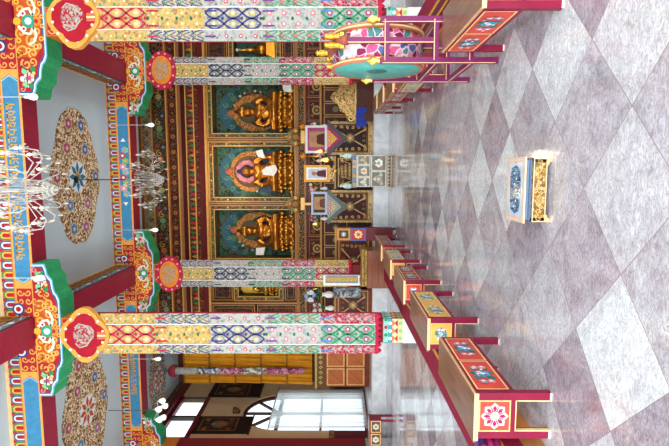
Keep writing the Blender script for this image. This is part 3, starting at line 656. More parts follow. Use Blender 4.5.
for k in range(16):
    c = X0+.5+k*.76
    p.rect(c-.36, 1.9, c-.335, 2.5, C('#a8702f'), .008); p.rect(c-.30, 1.94, c+.30, 2.46, C('#40100c'), .006); p.frame(c-.30, 1.94, c+.30, 2.46, .018, C('#8a5c2a'), .009)
    for s in (-1, 1): p.spiral(c+s*.19, 2.33, .06, pi/2, 1.2*s, .018, C('#8f7a45'), .010, 9); p.spiral(c+s*.19, 2.07, .06, -pi/2, 1.2*s, .018, C('#8f5a45'), .010, 9)
    p.disc(c, 2.2, .15, C('#a58a4a'), .010, 14); p.disc(c, 2.2, .10, C('#4a2418'), .013, 12); p.disc(c, 2.2, .05, C('#9a7a40'), .016, 8)
mb.build('lower_panelling', scr)
def niche(xa, xb, za, zb, name='niche', sky=True):
    mb = MB(); y = AYF+.42
    p = P(mb, (0, AYF+.60, 0), (1, 0, 0), (0, 0, 1)); cx = (xa+xb)/2; w = xb-xa; h = zb-za; cz = za+h*.50
    mb.box(xa, AYF+.60, za, xb, AYF+.65, zb, ROCK)
    if sky:
        p.disc(cx, cz+.10*h, w*.41, C('#35606f', .7), .006, 28, 1.12); p.disc(cx, cz-.02*h, w*.40, ROCK, .009, 28, 1.05)
        for k in range(15):
            a = -.35+k*(pi+.7)/14; p.disc(cx+w*.40*cos(a), cz+w*.42*sin(a), .10, (C('#2d5a3c'), C('#234a38'), C('#4f7a5a'))[k % 3], .010, 7)
            p.disc(cx+w*.33*cos(a), cz+w*.35*sin(a), .045, (C('#c98f9a'), C('#d9cfc0'), C('#a8443f'))[k % 3], .013, 6)
        for k in range(14):
            a = 2*pi*k/14; p.spiral(cx+w*.44*cos(a), cz+w*.5*sin(a), .10, a, 1.1, .025, C('#6f8f6a'), .010, 9)
    # inner frame: floral border and gilt fillets
    bw = .17
    for (a0, c0, a1, c1) in ((xa, za, xb, za+bw), (xa, zb-bw, xb, zb), (xa, za+bw, xa+bw, zb-bw), (xb-bw, za+bw, xb, zb-bw)):
        mb.box(a0, AYF+.02, c0, a1, AYF+.60, c1, SCR)
    q = P(mb, (0, AYF+.02, 0), (1, 0, 0), (0, 0, 1))
    q.frame(xa, za, xb, zb, .035, C('#b98a45', .4), .012); q.frame(xa+bw-.035, za+bw-.035, xb-bw+.035, zb-bw+.035, .03, C('#c99a50', .4), .012)
    for k in range(7):
        for (u, v) in ((xa+(k+.5)*w/7, za+bw/2), (xa+(k+.5)*w/7, zb-bw/2), (xa+bw/2, za+(k+.5)*h/7), (xb-bw/2, za+(k+.5)*h/7)):
            q.disc(u, v, .035, (C('#a8443f'), C('#4f7a4a'), C('#b59a55'))[k % 3], .010, 6)
    mb.build(name, scr)
niche(-.80, 1.20, 2.90, ZT); niche(1.30, 3.24, 2.90, ZT); niche(-2.86, -.90, 2.90, ZT)
niche(-4.18, -2.98, 3.35, 5.05, sky=False); niche(3.36, 4.75, 3.35, 5.05, sky=False)
for xa, xb in ((-4.18, -2.98), (3.36, 4.75), (-5.72, -4.30), (4.87, 6.42)):
    zs = ((2.90, 3.33), (5.07, ZT)) if xa in (-4.18, 3.36) else ((2.90, 4.28), (4.32, ZT))
    for za, zb in zs:
        mb = MB(); mb.box(xa, AYF+.04, za, xb, AYF+.2, zb, ORN('dark_panel', ['#2c0f0b', '#3d1510', '#1d1410', '#4a2415'], 9, '#6a4526', .03))
        p = P(mb, (0, AYF+.04, 0), (1, 0, 0), (0, 0, 1)); p.frame(xa+.02, za+.02, xb-.02, zb-.02, .03, C('#a8762f', .4), .01); p.frame(xa+.12, za+.10, xb-.12, zb-.10, .02, C('#8a5c2a', .4), .01)
        mb.build('carved_panel', scr)

# ------------------------------------------------------------------ gilded statues
def statue(x, y, z, s, style, label):
    t = thing('buddha_statue', label, 'statue', (x, y, z), 'gilded statues in the altar niches')
    g = C('#c27f30', .33, .9) if style != 'side' else C('#c9a03f', .3, .85)
    # lotus pedestal
    mb = MB(); w = .62*s
    mb.lathe((x, y, z), [(w*.96, 0), (w, .04*s), (w*.92, .10*s), (w*.74, .16*s), (w*.70, .26*s), (w*.80, .32*s), (w*.92, .36*s), (w*.9, .44*s), (w*.78, .46*s)], C('#b8782a', .3, .9), 24, 2, 1, .62)
    for row, (zz_, rr) in enumerate(((.09*s, w*.95), (.36*s, w*.90))):
        for k in range(18):
            a = 2*pi*k/18; mb.ell((x+rr*cos(a), y+rr*.62*sin(a), z+zz_), (.065*s, .05*s, .075*s), C('#b9822f', .35, .9), 8, 6)
    for k in range(9): mb.ell((x-w*.72+k*w*.18, y-.40*s, z+.22*s), (.035*s, .035*s, .05*s), C('#c08d3f', .35, .9), 6, 5)
    mb.build('lotus_pedestal', t)
    # seated figure: one continuous body grown from overlapping volumes
    zb = z+.44*s; s = s*1.17; mb = MB()
    def E(a, b, c, r): mb.ell((x+a*s, y+b*s, zb+c*s), tuple(q*s for q in r), g, 14, 10)
    def T(path, rs): mb.tube([(x+a*s, y+b*s, zb+c*s) for a, b, c in path], [r*s for r in rs], g, 10)
    E(0, .02, .12, (.26, .2, .13)); E(0, .02, .32, (.19, .14, .25)); E(0, .0, .47, (.235, .145, .13))
    for d in (-1, 1):
        T([(d*.10, 0, .10), (d*.28, -.12, .09), (d*.42, -.18, .085)], [.12, .115, .085]); T([(d*.42, -.18, .085), (d*.2, -.30, .08), (-d*.08, -.33, .08)], [.085, .08, .06])
        E(-d*.16, -.33, .09, (.10, .05, .04)); E(d*.24, 0, .53, (.085, .085, .085))
    T([(-.25, 0, .53), (-.33, -.03, .36), (-.27, -.12, .24)], [.075, .066, .056]); T([(-.27, -.12, .24), (-.14, -.25, .18), (-.03, -.27, .17)], [.056, .046, .04])
    if style == 'earth': T([(.25, 0, .53), (.34, -.05, .36), (.34, -.16, .24)], [.075, .066, .056]); T([(.34, -.16, .24), (.33, -.26, .15), (.32, -.31, .06)], [.056, .046, .035])
    else: T([(.25, 0, .53), (.33, -.03, .36), (.27, -.12, .24)], [.075, .066, .056]); T([(.27, -.12, .24), (.14, -.25, .2), (.03, -.27, .19)], [.056, .046, .04])
    E(0, -.27, .18, (.09, .05, .035)); T([(0, 0, .55), (0, -.01, .68)], [.075, .07])
    E(0, -.02, .76, (.098, .11, .125)); E(0, -.125, .75, (.018, .022, .028)); E(-.1, 0, .74, (.018, .03, .06)); E(.1, 0, .74, (.018, .03, .06)); E(0, -.11, .70, (.035, .02, .012))
    E(-.04, -.108, .785, (.022, .014, .009)); E(.04, -.108, .785, (.022, .014, .009))
    b = mb.build('body', t)
    r = b.modifiers.new('fuse', 'REMESH'); r.mode = 'VOXEL'; r.voxel_size = .018*s; r.use_smooth_shade = True
    sm = b.modifiers.new('soften', 'SMOOTH'); sm.iterations = 4; sm.factor = .5
    # hair, crown, robe folds
    mb = MB()
    if style == 'earth':
        mb.ell((x, y+.015*s, zb+.82*s), (.108*s, .11*s, .10*s), C('#22305e', .6), 14, 8); mb.ell((x, y+.01*s, zb+.93*s), (.05*s, .05*s, .06*s), C('#22305e', .6)); mb.ell((x, y, zb+1.0*s), .02*s, GOLD)
        mb.build('hair', t)
    else:
        for k in range(5):
            a = -pi/2+(k-2)*.5; mb.lathe((x+.10*s*cos(a), y-.01*s+.10*s*sin(a), zb), [(.035*s, .83*s), (.03*s, .90*s), (.004, 1.0*s)], GOLD, 6)
        mb.lathe((x, y, zb), [(.112*s, .815*s), (.115*s, .85*s), (.07*s, .9*s), (.05*s, 1.02*s), (.01, 1.1*s)], C('#8a5a1e', .35, .8), 12); mb.build('crown', t)
    mb = MB()
    mb.tube([(x+a*s, y+b_*s, zb+c*s) for a, b_, c in ((-.22, -.05, .56), (-.10, -.15, .44), (.06, -.165, .30), (.2, -.15, .2))], [.03*s, .032*s, .032*s, .03*s], C('#b06a1c', .35, .8), 6)
    mb.tube([(x+a*s, y+b_*s, zb+c*s) for a, b_, c in ((-.36, -.22, .17), (-.15, -.34, .16), (.15, -.34, .16), (.36, -.22, .17))], [.012*s, .02*s, .02*s, .012*s], C('#a5671c', .35, .8), 6)
    mb.build('robe_fold', t)
    # halo behind
    mb = MB(); yh = y+.20*s; q = P(mb, (x, yh, zb), (1, 0, 0), (0, 0, 1))
    HB = ORN('halo_flames', ['#a85a26', '#8a4420', '#c07a34', '#6a3418'], 17, '#d09a4a', .07)
    def ring(cx, cz, rx, rz, mt, y0, th, n=36, lob=.03):
        rim = [(cx+rx*(1+lob*abs(sin(8*2*pi*k/n)))*cos(2*pi*k/n), cz+rz*(1+lob*abs(sin(8*2*pi*k/n)))*sin(2*pi*k/n)) for k in range(n)]
        mb.add([(x+a, y0, zb+c) for a, c in rim]+[(x+a, y0+th, zb+c) for a, c in rim], [tuple(range(n)), tuple(range(n, 2*n))[::-1]]+[(k, k+n, (k+1) % n+n, (k+1) % n) for k in range(n)], mt)
    if style == 'earth':
        ring(0, .70*s, .47*s, .47*s, HB, yh, .05); ring(0, .25*s, .52*s, .42*s, C('#3a4f66'), yh-.02, .05, 36, 0); ring(0, .71*s, .38*s, .38*s, C('#6a4a2c'), yh-.02, .05, 36, 0)
        for k in range(11):
            a = -.6+k*(pi+1.2)/10; mb.ell((x+.21*s*cos(a), yh-.04, zb+.77*s+.21*s*sin(a)), (.07*s, .03, .07*s), C('#d98a94', .6), 8, 6)
        ring(0, .77*s, .185*s, .185*s, C('#2c2a1e'), yh-.05, .04, 24, 0)
    elif style != 'side':
        ring(0, .58*s, .45*s, .57*s, HB, yh, .05); ring(0, .42*s, .36*s, .42*s, C('#28323a'), yh-.02, .05, 36, 0); ring(0, .78*s, .25*s, .25*s, C('#47553a'), yh-.035, .05, 24, 0); ring(0, .78*s, .19*s, .19*s, C('#6a4a26'), yh-.05, .05, 24, 0)
    else: ring(0, .55*s, .5*s, .7*s, C('#c9a03f', .35, .8), yh, .04, 40, .10)
    mb.ell((x, yh, zb+(1.20 if style != 'side' else 1.3)*s), (.09*s, .04, .10*s), C('#b0603f'), 8, 6)
    mb.build('halo', t)
    return t
sy = 16.44
S0 = statue(aY(270, 171.5, sy)[0], sy, 2.96, 1.22, 'earth', 'gilded Buddha statue in the central niche with a pink-petalled halo')
S1 = statue(aY(270, 112, sy)[0], sy, 2.96, 1.16, 'crown', 'gilded crowned statue in the niche beside the right banner')
S2 = statue(aY(270, 231, sy)[0], sy, 2.96, 1.16, 'crown', 'gilded crowned statue in the niche beside the left banner')
S3 = statue(-3.58, sy, 3.54, .78, 'side', 'small golden statue half hidden behind the farther left banner')
# white patches painted as window reflections in the niche glass
def glare(x, y, z, pts, label):
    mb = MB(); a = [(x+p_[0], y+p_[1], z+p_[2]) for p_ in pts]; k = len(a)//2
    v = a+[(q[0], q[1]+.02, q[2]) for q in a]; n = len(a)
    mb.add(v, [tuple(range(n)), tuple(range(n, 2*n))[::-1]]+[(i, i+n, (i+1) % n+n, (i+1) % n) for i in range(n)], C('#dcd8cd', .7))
    return tag(mb.build('reflection_patch', None, (x, y, z)), label, 'glare')
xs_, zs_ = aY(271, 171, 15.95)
glare(xs_, 15.90, zs_, [(-.12, .0, .26), (.02, -.02, .28), (.14, -.02, .14), (.20, -.04, -.16), (.04, -.05, -.22), (-.16, -.03, -.10)], 'white patch painted as a window reflection across the central golden Buddha')
xs_, zs_ = aY(260, 154, 16.0); glare(xs_, 16.1, zs_, [(.10, 0, .16), (-.10, 0, .08), (-.14, 0, -.16), (.16, 0, -.06)], 'white patch painted as a window reflection beside the head of the central Buddha')
xs_, zs_ = aY(260, 252, 16.0); glare(xs_, 16.1, zs_, [(.12, 0, .14), (-.12, 0, .16), (-.12, 0, -.10), (.14, 0, -.16)], 'white patch painted as a window reflection beside the left crowned statue')
xs_, zs_ = aY(287, 88, 16.0); glare(xs_, 16.1, zs_, [(.12, 0, .16), (-.10, 0, .12), (-.12, 0, -.14), (.12, 0, -.12)], 'white patch painted as a window reflection at the right edge of the right crowned statue')
# little golden stupa in the right outer niche
def stupa(x, y, z, s, label):
    mb = MB(); t = thing('golden_stupa', label, 'stupa', (x, y, z))
    for k, (w, h) in enumerate(((.30, .10), (.25, .09), (.20, .08))): mb.box(x-w*s, y-w*s, z+s*(.0+.1*k), x+w*s, y+w*s, z+s*(.1*k+h), GOLD)
    mb.build('base', t); mb = MB(); mb.lathe((x, y, z), [(.14*s, .29*s), (.2*s, .42*s), (.2*s, .5*s), (.12*s, .6*s), (.08*s, .62*s), (.08*s, .68*s)], GOLD, 14); mb.build('dome', t)
    mb = MB(); mb.lathe((x, y, z), [(.08*s, .68*s), (.05*s, .9*s), (.02*s, 1.12*s), (.05*s, 1.15*s), (.02*s, 1.2*s)], GOLD, 12); mb.ell((x, y, z+1.24*s), .05*s, C('#f4efe0')); mb.build('spire', t)
    return t
stupa(aY(260, 50, sy)[0], sy, 3.54, 1.02, 'small golden stupa in the dark niche between the two right banners')
# ================================================================== MONKS' DESKS AND SEATS
DWD = WOOD('desk_top_wood', '#64402f', '#8c644e', 1, 3.0, .3)
DK = C('#7d1535', .4); DKL = C('#9a2147', .4)
def lotus(p, a, b, r, c1, c2, c3, h):
    for k in range(8):
        t = 2*pi*k/8; p.poly([(a+r*.2*cos(t), b+r*.2*sin(t)), (a+r*.8*cos(t-.36), b+r*.8*sin(t-.36)), (a+r*cos(t), b+r*sin(t)), (a+r*.8*cos(t+.36), b+r*.8*sin(t+.36))], c1, h)
        p.poly([(a+r*.25*cos(t), b+r*.25*sin(t)), (a+r*.62*cos(t-.26), b+r*.62*sin(t-.26)), (a+r*.82*cos(t), b+r*.82*sin(t)), (a+r*.62*cos(t+.26), b+r*.62*sin(t+.26))], c2, h+.0015)
    p.disc(a, b, r*.34, c3, h+.003, 10)
def peony(p, a, b, w, h_, cols, h, seed):
    rn = random.Random(seed)
    for k in range(9):
        t = 2*pi*k/9; p.disc(a+w*.62*cos(t), b+h_*.62*sin(t), min(w, h_)*.34, cols[3+k % 2], h, 7)
    for s in (-1, 1):
        for q in (-1, 1): p.flower(a+s*w*.62, b+q*h_*.3, min(w, h_)*.36, cols[2], WHITE, h+.0015, 5)
    p.flower(a, b, min(w, h_)*.62, cols[0], cols[1], h+.003, 6); p.disc(a+w*.12, b+h_*.2, min(w, h_)*.2, cols[1], h+.006, 7)
    for k in range(8):
        p.disc(a+rn.uniform(-.8, .8)*w, b+rn.uniform(-.75, .75)*h_, min(w, h_)*.13, (WHITE, cols[2], cols[0])[k % 3], h+.007, 6)
PALS = {'red': (C('#c9463a', .45), (C('#3f9fc4'), C('#bfe3ee'), C('#d98a98'), C('#2f6a5a'), C('#57707a'))),
        'yellow': (C('#d6a94f', .45), (C('#5a9aa8'), C('#d3e4df'), C('#d0a0a0'), C('#55906a'), C('#8fae9f'))),
        'grey': (C('#8d3038', .45), (C('#8fa0a4'), C('#d7dad6'), C('#c9a9a6'), C('#7f8f86'), C('#a5aaa4'))),
        'pale': (C('#b9b48f', .45), (C('#7f9f9a'), C('#d3dcd2'), C('#c9a9a0'), C('#5f8a70'), C('#a3b0a0')))}
def desk(xa, y0, L, s, side_pal, end_pal, end_kind, label, W=.345):
    t = thing('monk_desk', label, 'desk', (xa+s*W/2, y0+L/2, 0), 'low painted desks in two rows')
    x0, x1 = min(xa, xa+s*W), max(xa, xa+s*W); H = .56; zb = .265
    mb = MB(); mb.box(x0+(0 if s > 0 else -.025), y0-.012, H-.022, x1+(.025 if s > 0 else 0), y0+L+.012, H, DWD)
    mb.box(x0-.004, y0-.024, H-.03, x1+.004, y0-.012, H+.001, CREAM); mb.box(xa-.006, y0-.012, H-.012, xa+.006, y0+L, H+.003, C('#c99a72'))
    mb.build('desktop', t)
    mb = MB(); mb.box(x0+.03, y0+.03, zb, x1-.03, y0+L-.03, H-.022, DK)
    mb.box(x0, y0, zb-.012, x1, y0+.03, H-.02, DK); mb.box(x0, y0+L-.03, zb-.012, x1, y0+L, H-.02, DK)
    mb.box(x0, y0+.03, zb-.012, x0+.03, y0+L-.03, H-.02, DK); mb.box(x1-.03, y0+.03, zb-.012, x1, y0+L-.03, H-.02, DK); mb.build('apron', t)
    for (lx, ly) in ((x0, y0), (x1-.055, y0), (x0, y0+L-.055), (x1-.055, y0+L-.055)):
        mb = MB(); mb.box(lx, ly, 0, lx+.055, ly+.055, zb-.012, DK)
        if ly == y0:
            e = lx+.055 if lx == x0 else lx-.008
            mb.box(e, ly-.001, 0, e+.008, ly+.03, zb-.02, CREAM)
        mb.box(lx-.001, ly-.002, .0, lx+.056, ly+.0, .012, C('#d9cfc8')); mb.build('leg', t)
    mb = MB(); p = P(mb, (x0, y0, 0), (1, 0, 0), (0, 0, 1)); a, b = .062, W-.062; z0, z1 = zb+.035, H-.045
    p.rect(a, z0, b, z1, PALS[end_pal][0], .002); p.frame(a-.008, z0-.008, b+.008, z1+.008, .010, C('#e8b878'), .003); p.rect(.055, zb-.014, W-.055, zb-.006, CREAM, .003)
    if end_kind == 'lotus': lotus(p, (a+b)/2, (z0+z1)/2, .100, C('#dccbd0'), C('#8f1a4c'), C('#9fc4ac'), .005)
    else: peony(p, (a+b)/2, (z0+z1)/2, .075, .075, PALS[end_pal][1], .004, 3)
    mb.build('end_panel', t, None)
    u = (0, -s, 0)                    # seen from the aisle
    for k in range(2):
        mb = MB(); p = P(mb, (xa, y0+L/2, 0), u, (0, 0, 1)); a, b = (-L/2+.06, -.012) if k else (.012, L/2-.06); z0, z1 = zb+.03, H-.045
        p.rect(a, z0, b, z1, PALS[side_pal][0], .002); p.frame(a-.006, z0-.008, b+.006, z1+.008, .012, C('#efc184'), .003)
        peony(p, (a+b)/2, (z0+z1)/2, (b-a)*.40, .098, PALS[side_pal][1], .004, k+5); mb.build('floral_panel', t)
    return t
LR = [(-1.360, 3.36, 1.19, 'red', 'red', 'lotus', 'low red desk nearest on the left with a white lotus on its end'),
      (-1.368, 5.17, 1.22, 'yellow', 'yellow', 'peony', 'low desk with yellow end panel and blue flower, second in the left row'),
      (-1.385, 7.08, 1.16, 'grey', 'red', 'peony', 'low desk with grey flowers on dark red sides, third in the left row'),
      (-1.405, 8.86, 1.16, 'pale', 'yellow', 'peony', 'low desk with pale greenish floral sides, fourth in the left row'),
      (-1.42, 10.75, 1.75, 'grey', 'grey', 'peony', 'low desk farthest in the left row, next to the throne')]
for xa, y0, L, sp_, ep, ek, lb in LR: desk(xa, y0, L, -1, sp_, ep, ek, lb)
RRW = [(1.335, 3.47, 1.24, 'red', 'red', 'lotus', 'low red desk nearest on the right, in front of the drum stand'),
       (1.50, 6.95, 1.16, 'pale', 'grey', 'peony', 'low desk with pale floral sides just behind the drum stand'),
       (1.62, 8.85, 1.16, 'grey', 'grey', 'peony', 'low desk third from the front in the right row'),
       (1.70, 10.7, 1.16, 'grey', 'grey', 'peony', 'low desk fourth from the front in the right row'),
       (1.78, 12.4, 1.16, 'grey', 'grey', 'peony', 'low desk farthest in the right row, near the altar')]
for xa, y0, L, sp_, ep, ek, lb in RRW: desk(xa, y0, L, 1, sp_, ep, ek, lb)
# long padded seats behind the desks
def seat_row(xi0, xi1, xo0, xo1, y0, y1, s, label):
    t = thing('floor_seat', label, 'seat', ((xi0+xo0)/2, (y0+y1)/2, 0), 'long low seats behind the desks')
    def slab(mb, f0, f1, z0, z1, mt, e=0):
        a0, a1 = xi0+(xo0-xi0)*f0, xi0+(xo0-xi0)*f1; b0, b1 = xi1+(xo1-xi1)*f0, xi1+(xo1-xi1)*f1
        v = [(a0, y0-e, z0), (a1, y0-e, z0), (b1, y1, z0), (b0, y1, z0), (a0, y0-e, z1), (a1, y0-e, z1), (b1, y1, z1), (b0, y1, z1)]
        mb.add(v, [(0, 1, 2, 3), (7, 6, 5, 4), (0, 4, 5, 1), (1, 5, 6, 2), (2, 6, 7, 3), (3, 7, 4, 0)], mt)
    mb = MB(); slab(mb, 0, 1, 0, .16, WOOD('seat_base_wood', '#a5662c', '#c4823c', 1, 3)); mb.build('wooden_base', t)
    mb = MB(); slab(mb, 0, 1, .16, .30, C('#860c30', .85)); slab(mb, .02, .42, .17, .304, C('#c08a2f', .8), .004); slab(mb, .10, .30, .18, .308, C('#5a1c2c', .85), .008); mb.build('cushion', t)
    return t
seat_row(-1.80, -1.95, -2.33, -2.63, 3.42, 13.0, -1, 'long crimson seat running behind the left row of desks')
seat_row(2.10, 2.16, 2.60, 2.66, 3.6, 13.4, 1, 'long crimson and gold seat running behind the right row of desks')
# folded robe at the near end of the left seat
t = thing('folded_robe', 'folded magenta and purple robe on the near end of the left seat', 'cloth', (-1.92, 3.55, .304))
mb = MB()
for k, (h, mt) in enumerate(((.05, C('#7a1550', .9)), (.05, C('#a81f5c', .9)), (.035, C('#4a2a6a', .9)))):
    z = .304+sum((.05, .05, .035)[:k])
    pts = [(-1.92+(.115-.01*k)*(1 if i < 9 else -1)*(1-.05*sin(i)), 0, 0) for i in range(1)]
    mb.lathe((-1.92, 3.55, 0), [(.10, z), (.125-.008*k, z+h*.3), (.125-.008*k, z+h*.7), (.09, z+h)], mt, 20, 2, 1.0, 1.1)
mb.build('folds', t)
mb = MB(); mb.tube([(-2.03, 3.52, .44), (-1.97, 3.45, .455), (-1.89, 3.5, .45), (-1.82, 3.46, .44)], [.02, .03, .028, .018], C('#b8287a', .9), 8); mb.tube([(-2.0, 3.62, .45), (-1.9, 3.58, .455), (-1.83, 3.63, .44)], [.02, .025, .016], C('#5a3a86', .9), 8); mb.build('rolled_edge', t)

# ================================================================== DRUM ON ITS STAND
dst = thing('drum_stand', 'purple four-post stand with gold finials holding the big drum', 'stand', (1.47, 5.32, 0))
PUR = C('#6d1f50', .4, 0, .1); PU2 = C('#a03a72', .4)
XA, XB, YA, YB_ = 1.285, 1.665, 4.83, 5.84
def post(x, y, ztop, name='post'):
    mb = MB(); w = .028; mb.box(x-w, y-w, 0, x+w, y+w, ztop, PUR)
    mb.box(x-w-.001, y-w-.004, .03, x-w+.006, y-w, ztop-.02, C('#e8b48a')); o = mb.build(name, dst)
    f = MB(); f.lathe((x, y, 0), [(.018, ztop), (.026, ztop+.01), (.016, ztop+.02), (.05, ztop+.07), (.012, ztop+.125), (.003, ztop+.135)], C('#ecc857', .3, .7), 4); f.build('finial', o)
for x in (XA, XB):
    for y in (YA, YB_): post(x, y, 1.13)
def rail(a, b, nm='rail', w=.05):
    mb = MB(); mb.bar(a, b, w, w, PUR); a, b = Vector(a), Vector(b); off = Vector((-.026, -.002, .020)) if abs(a.x-b.x) < .1 else Vector((0, -.028, .018))
    mb.bar(a+off, b+off, .008, .008, C('#e8b48a')); mb.build(nm, dst)
for y in (YA, YB_):
    rail((XA, y, 1.07), (XB, y, 1.07)); rail((XA, y, .60), (XB, y, .60)); rail((XA, y, .26), (XB, y, .26))
for x in (XA, XB):
    rail((x, YA, .58), (x, YB_, .58)); rail((x, YA, .24), (x, YB_, .24))
xm = (XA+XB)/2
for x in (xm,):
    for y in (YA, YB_): mb = MB(); mb.box(x-.025, y-.026, .6, x+.025, y+.026, 1.47, PUR); mb.box(x-.027, y-.030, .62, x-.019, y-.02, 1.45, C('#e8b48a')); mb.build('drum_upright', dst)
mb = MB()
arch = [(xm, YA+.505+.53*cos(pi-pi*k/14), 1.44+.16*sin(pi*k/14)) for k in range(15)]
mb.tube(arch, .05, C('#8a4a3a', .45), 8); mb.build('top_arch', dst)
for y, z in ((YA+.02, 1.50), (YB_-.02, 1.50), (YA+.51, 1.60)):
    mb = MB()
    for dx in (-.04, .04) if z < 1.55 else (0,):
        mb.lathe((xm+dx, y, 0), [(.024, z), (.034, z+.03), (.024, z+.05), (.03, z+.08), (.036, z+.12), (.02, z+.14), (.03, z+.155), (.008, z+.175)], C('#c08a2c', .35, .85), 10)
    mb.box(xm-.075, y-.03, z-.02, xm+.075, y+.03, z+.015, C('#c08a2c', .35, .85)); mb.build('gold_ornament', dst)
dr = thing('temple_drum', 'big double-headed temple drum with a turquoise skin hanging in the purple stand', 'drum', (xm, 5.335, 1.12))
c = (xm, 5.335, 1.12); RD = .46
mb = MB(); mb.lathe(c, [(RD*.97, -.15), (RD*1.03, -.08), (RD*1.04, 0), (RD*1.03, .08), (RD*.97, .15)], ORN('drum_shell_paint', ['#7a1f48', '#d9cfd0', '#c94a78', '#3f7a78', '#e4dcdc', '#8a2a55', '#b9889a', '#4a5a8a'], 13, '#d3b0bc', .05, .5), 40, 0)
for k in range(24):
    a = 2*pi*k/24; r = RD*1.045
    mb.ell((c[0]-.12, c[1]+r*cos(a)*.96, c[2]+r*sin(a)*.96), .012, BRASS, 6, 4); mb.ell((c[0]+.12, c[1]+r*cos(a)*.96, c[2]+r*sin(a)*.96), .012, BRASS, 6, 4)
mb.build('shell', dr)
for s in (-1, 1):
    mb = MB(); xr = c[0]+s*.165
    mb.lathe((c[0], c[1], c[2]), [(RD*1.0, s*.135), (RD*1.05, s*.145), (RD*1.06, s*.175), (RD*1.03, s*.19), (RD*.97, s*.185)], C('#b06a4a', .4), 40, 0); mb.lathe(c, [(RD*1.065, s*.15), (RD*1.07, s*.158), (RD*1.065, s*.166)], C('#e8c08a'), 40, 0); mb.build('hoop', dr)
    mb = MB(); mb.lathe(c, [(RD*.99, s*.176), (RD*.98, s*.187), (.02, s*.190)], C('#4fa39c', .4), 40, 0); sk = mb.build('skin', dr)
    mb = MB(); mb.lathe(c, [(.10, s*.190), (.085, s*.195), (.01, s*.196)], C('#8a5a3a'), 20, 0); mb.lathe(c, [(.105, s*.189), (.107, s*.193), (.095, s*.196)], C('#3a6a68'), 20, 0); mb.build('hub_ring', sk)

# ================================================================== LITTLE GILT TABLE ON THE FLOOR
BX0, BX1, BY0, BY1, BH = -.142, .322, 3.545, 3.885, .19
ot = thing('offering_table', 'little gilt offering table with a blue painted top standing on the marble floor', 'table', ((BX0+BX1)/2, (BY0+BY1)/2, 0))
GLT = ORN('gilt_filigree', ['#c99a4a', '#d9b470', '#b07f36', '#e0c690', '#8a6a3a'], 46, '#7a5a30', .06, .4, (1, 1, 1), 0.0, .62); GP = C('#cdb9a0', .4)
mb = MB(); mb.box(BX0-.01, BY0-.004, BH-.012, BX1+.01, BY1+.012, BH, GP); mb.build('tabletop', ot)
def water_mat():
    mt, n, l, b = new_mat('painted_blue_top'); tc = n.new('ShaderNodeTexCoord'); sp = n.new('ShaderNodeTexNoise'); sp.inputs['Scale'].default_value = 14; sp.inputs['Detail'].default_value = 6; sp.inputs['Distortion'].default_value = 1.5
    mp = n.new('ShaderNodeMapping'); mp.inputs['Scale'].default_value = (2.2, .6, 1); l.new(tc.outputs['Object'], mp.inputs[0]); l.new(mp.outputs[0], sp.inputs['Vector'])
    r = ramp(n, [(.3, lin('#101f33')), (.45, lin('#25486a')), (.56, lin('#4a7f9f')), (.72, lin('#9fbccb'))]); l.new(sp.outputs['Fac'], r.inputs['Fac']); l.new(r.outputs[0], b.inputs['Base Color']); b.inputs['Roughness'].default_value = .12
    return mt
mb = MB(); p = P(mb, ((BX0+BX1)/2, (BY0+BY1)/2, BH), (1, 0, 0), (0, 1, 0)); w, d = (BX1-BX0)/2, (BY1-BY0)/2
p.rect(-w+.03, -d+.03, w-.03, d-.03, C('#b4c4d6', .2), .001); p.frame(-w+.004, -d+.004, w-.004, d-.004, .012, C('#dcc0a8'), .002)
p.poly([(-w+.05, 0), (-w+.075, d*.5), (-w*.4, d*.62), (w*.4, d*.66), (w-.07, d*.5), (w-.05, 0), (w-.08, -d*.5), (w*.3, -d*.62), (-w*.4, -d*.6), (-w+.07, -d*.45)], water_mat(), .002)
for k in range(7): p.disc(-w*.55+k*w*.18, d*.1*(-1)**k, .010, C('#e6f0f4', .2), .003, 7)
for s in (-1, 1): p.poly([(s*(w-.045), 0), (s*(w-.025), .02), (s*(w-.02), 0), (s*(w-.025), -.02)], C('#d98f96'), .003)
mb.build('painted_top', ot)
mb = MB()
mb.box(BX0+.012, BY0+.03, .05, BX1-.012, BY1-.03, BH-.012, C('#5f7084', .3)); mb.box(BX0+.005, BY0+.012, .138, BX1-.005, BY0+.03, .146, C('#3f5a80', .3)); mb.build('recess', ot)
mb = MB(); mb.box(BX0, BY0, .03, BX1, BY0+.03, .125, GLT); mb.box(BX0, BY1-.03, .03, BX1, BY1, .125, GLT); mb.box(BX0, BY0, .03, BX0+.03, BY1, .125, GLT); mb.box(BX1-.03, BY0, .03, BX1, BY1, .125, GLT)
p = P(mb, (BX0, BY0, 0), (1, 0, 0), (0, 0, 1)); W_ = BX1-BX0
p.frame(0, .028, W_, .127, .008, C('#c9b191'), .003)
for k in range(9): p.spiral((k+.5)*W_/9, .077, .024, (k % 2)*pi, 1.2*(-1)**k, .007, C('#b3945c', .4), .004, 9)
mb.build('gilt_side', ot)
for x in (BX0, BX1-.05):
    for y in (BY0, BY1-.05):
        mb = MB(); s = 1 if x == BX0 else -1; e = x if s > 0 else x+.05
        q = P(mb, (e, y-.004 if y == BY0 else y+.02, 0), (s, 0, 0), (0, 0, 1)); out = [(0, 0), (.025, 0), (.03, .012), (.05, .018), (.055, .032), (0, .034)]
        yy = y-.004 if y == BY0 else y+.014
        v = [(e+s*a, yy, b) for a, b in out]+[(e+s*a, yy+.04, b) for a, b in out]; n = len(out)
        mb.add(v, [tuple(range(n)), tuple(range(n, 2*n))[::-1]]+[(k, k+n, (k+1) % n+n, (k+1) % n) for k in range(n)], C('#d8b27a', .35, .3)); mb.build('leg', ot)
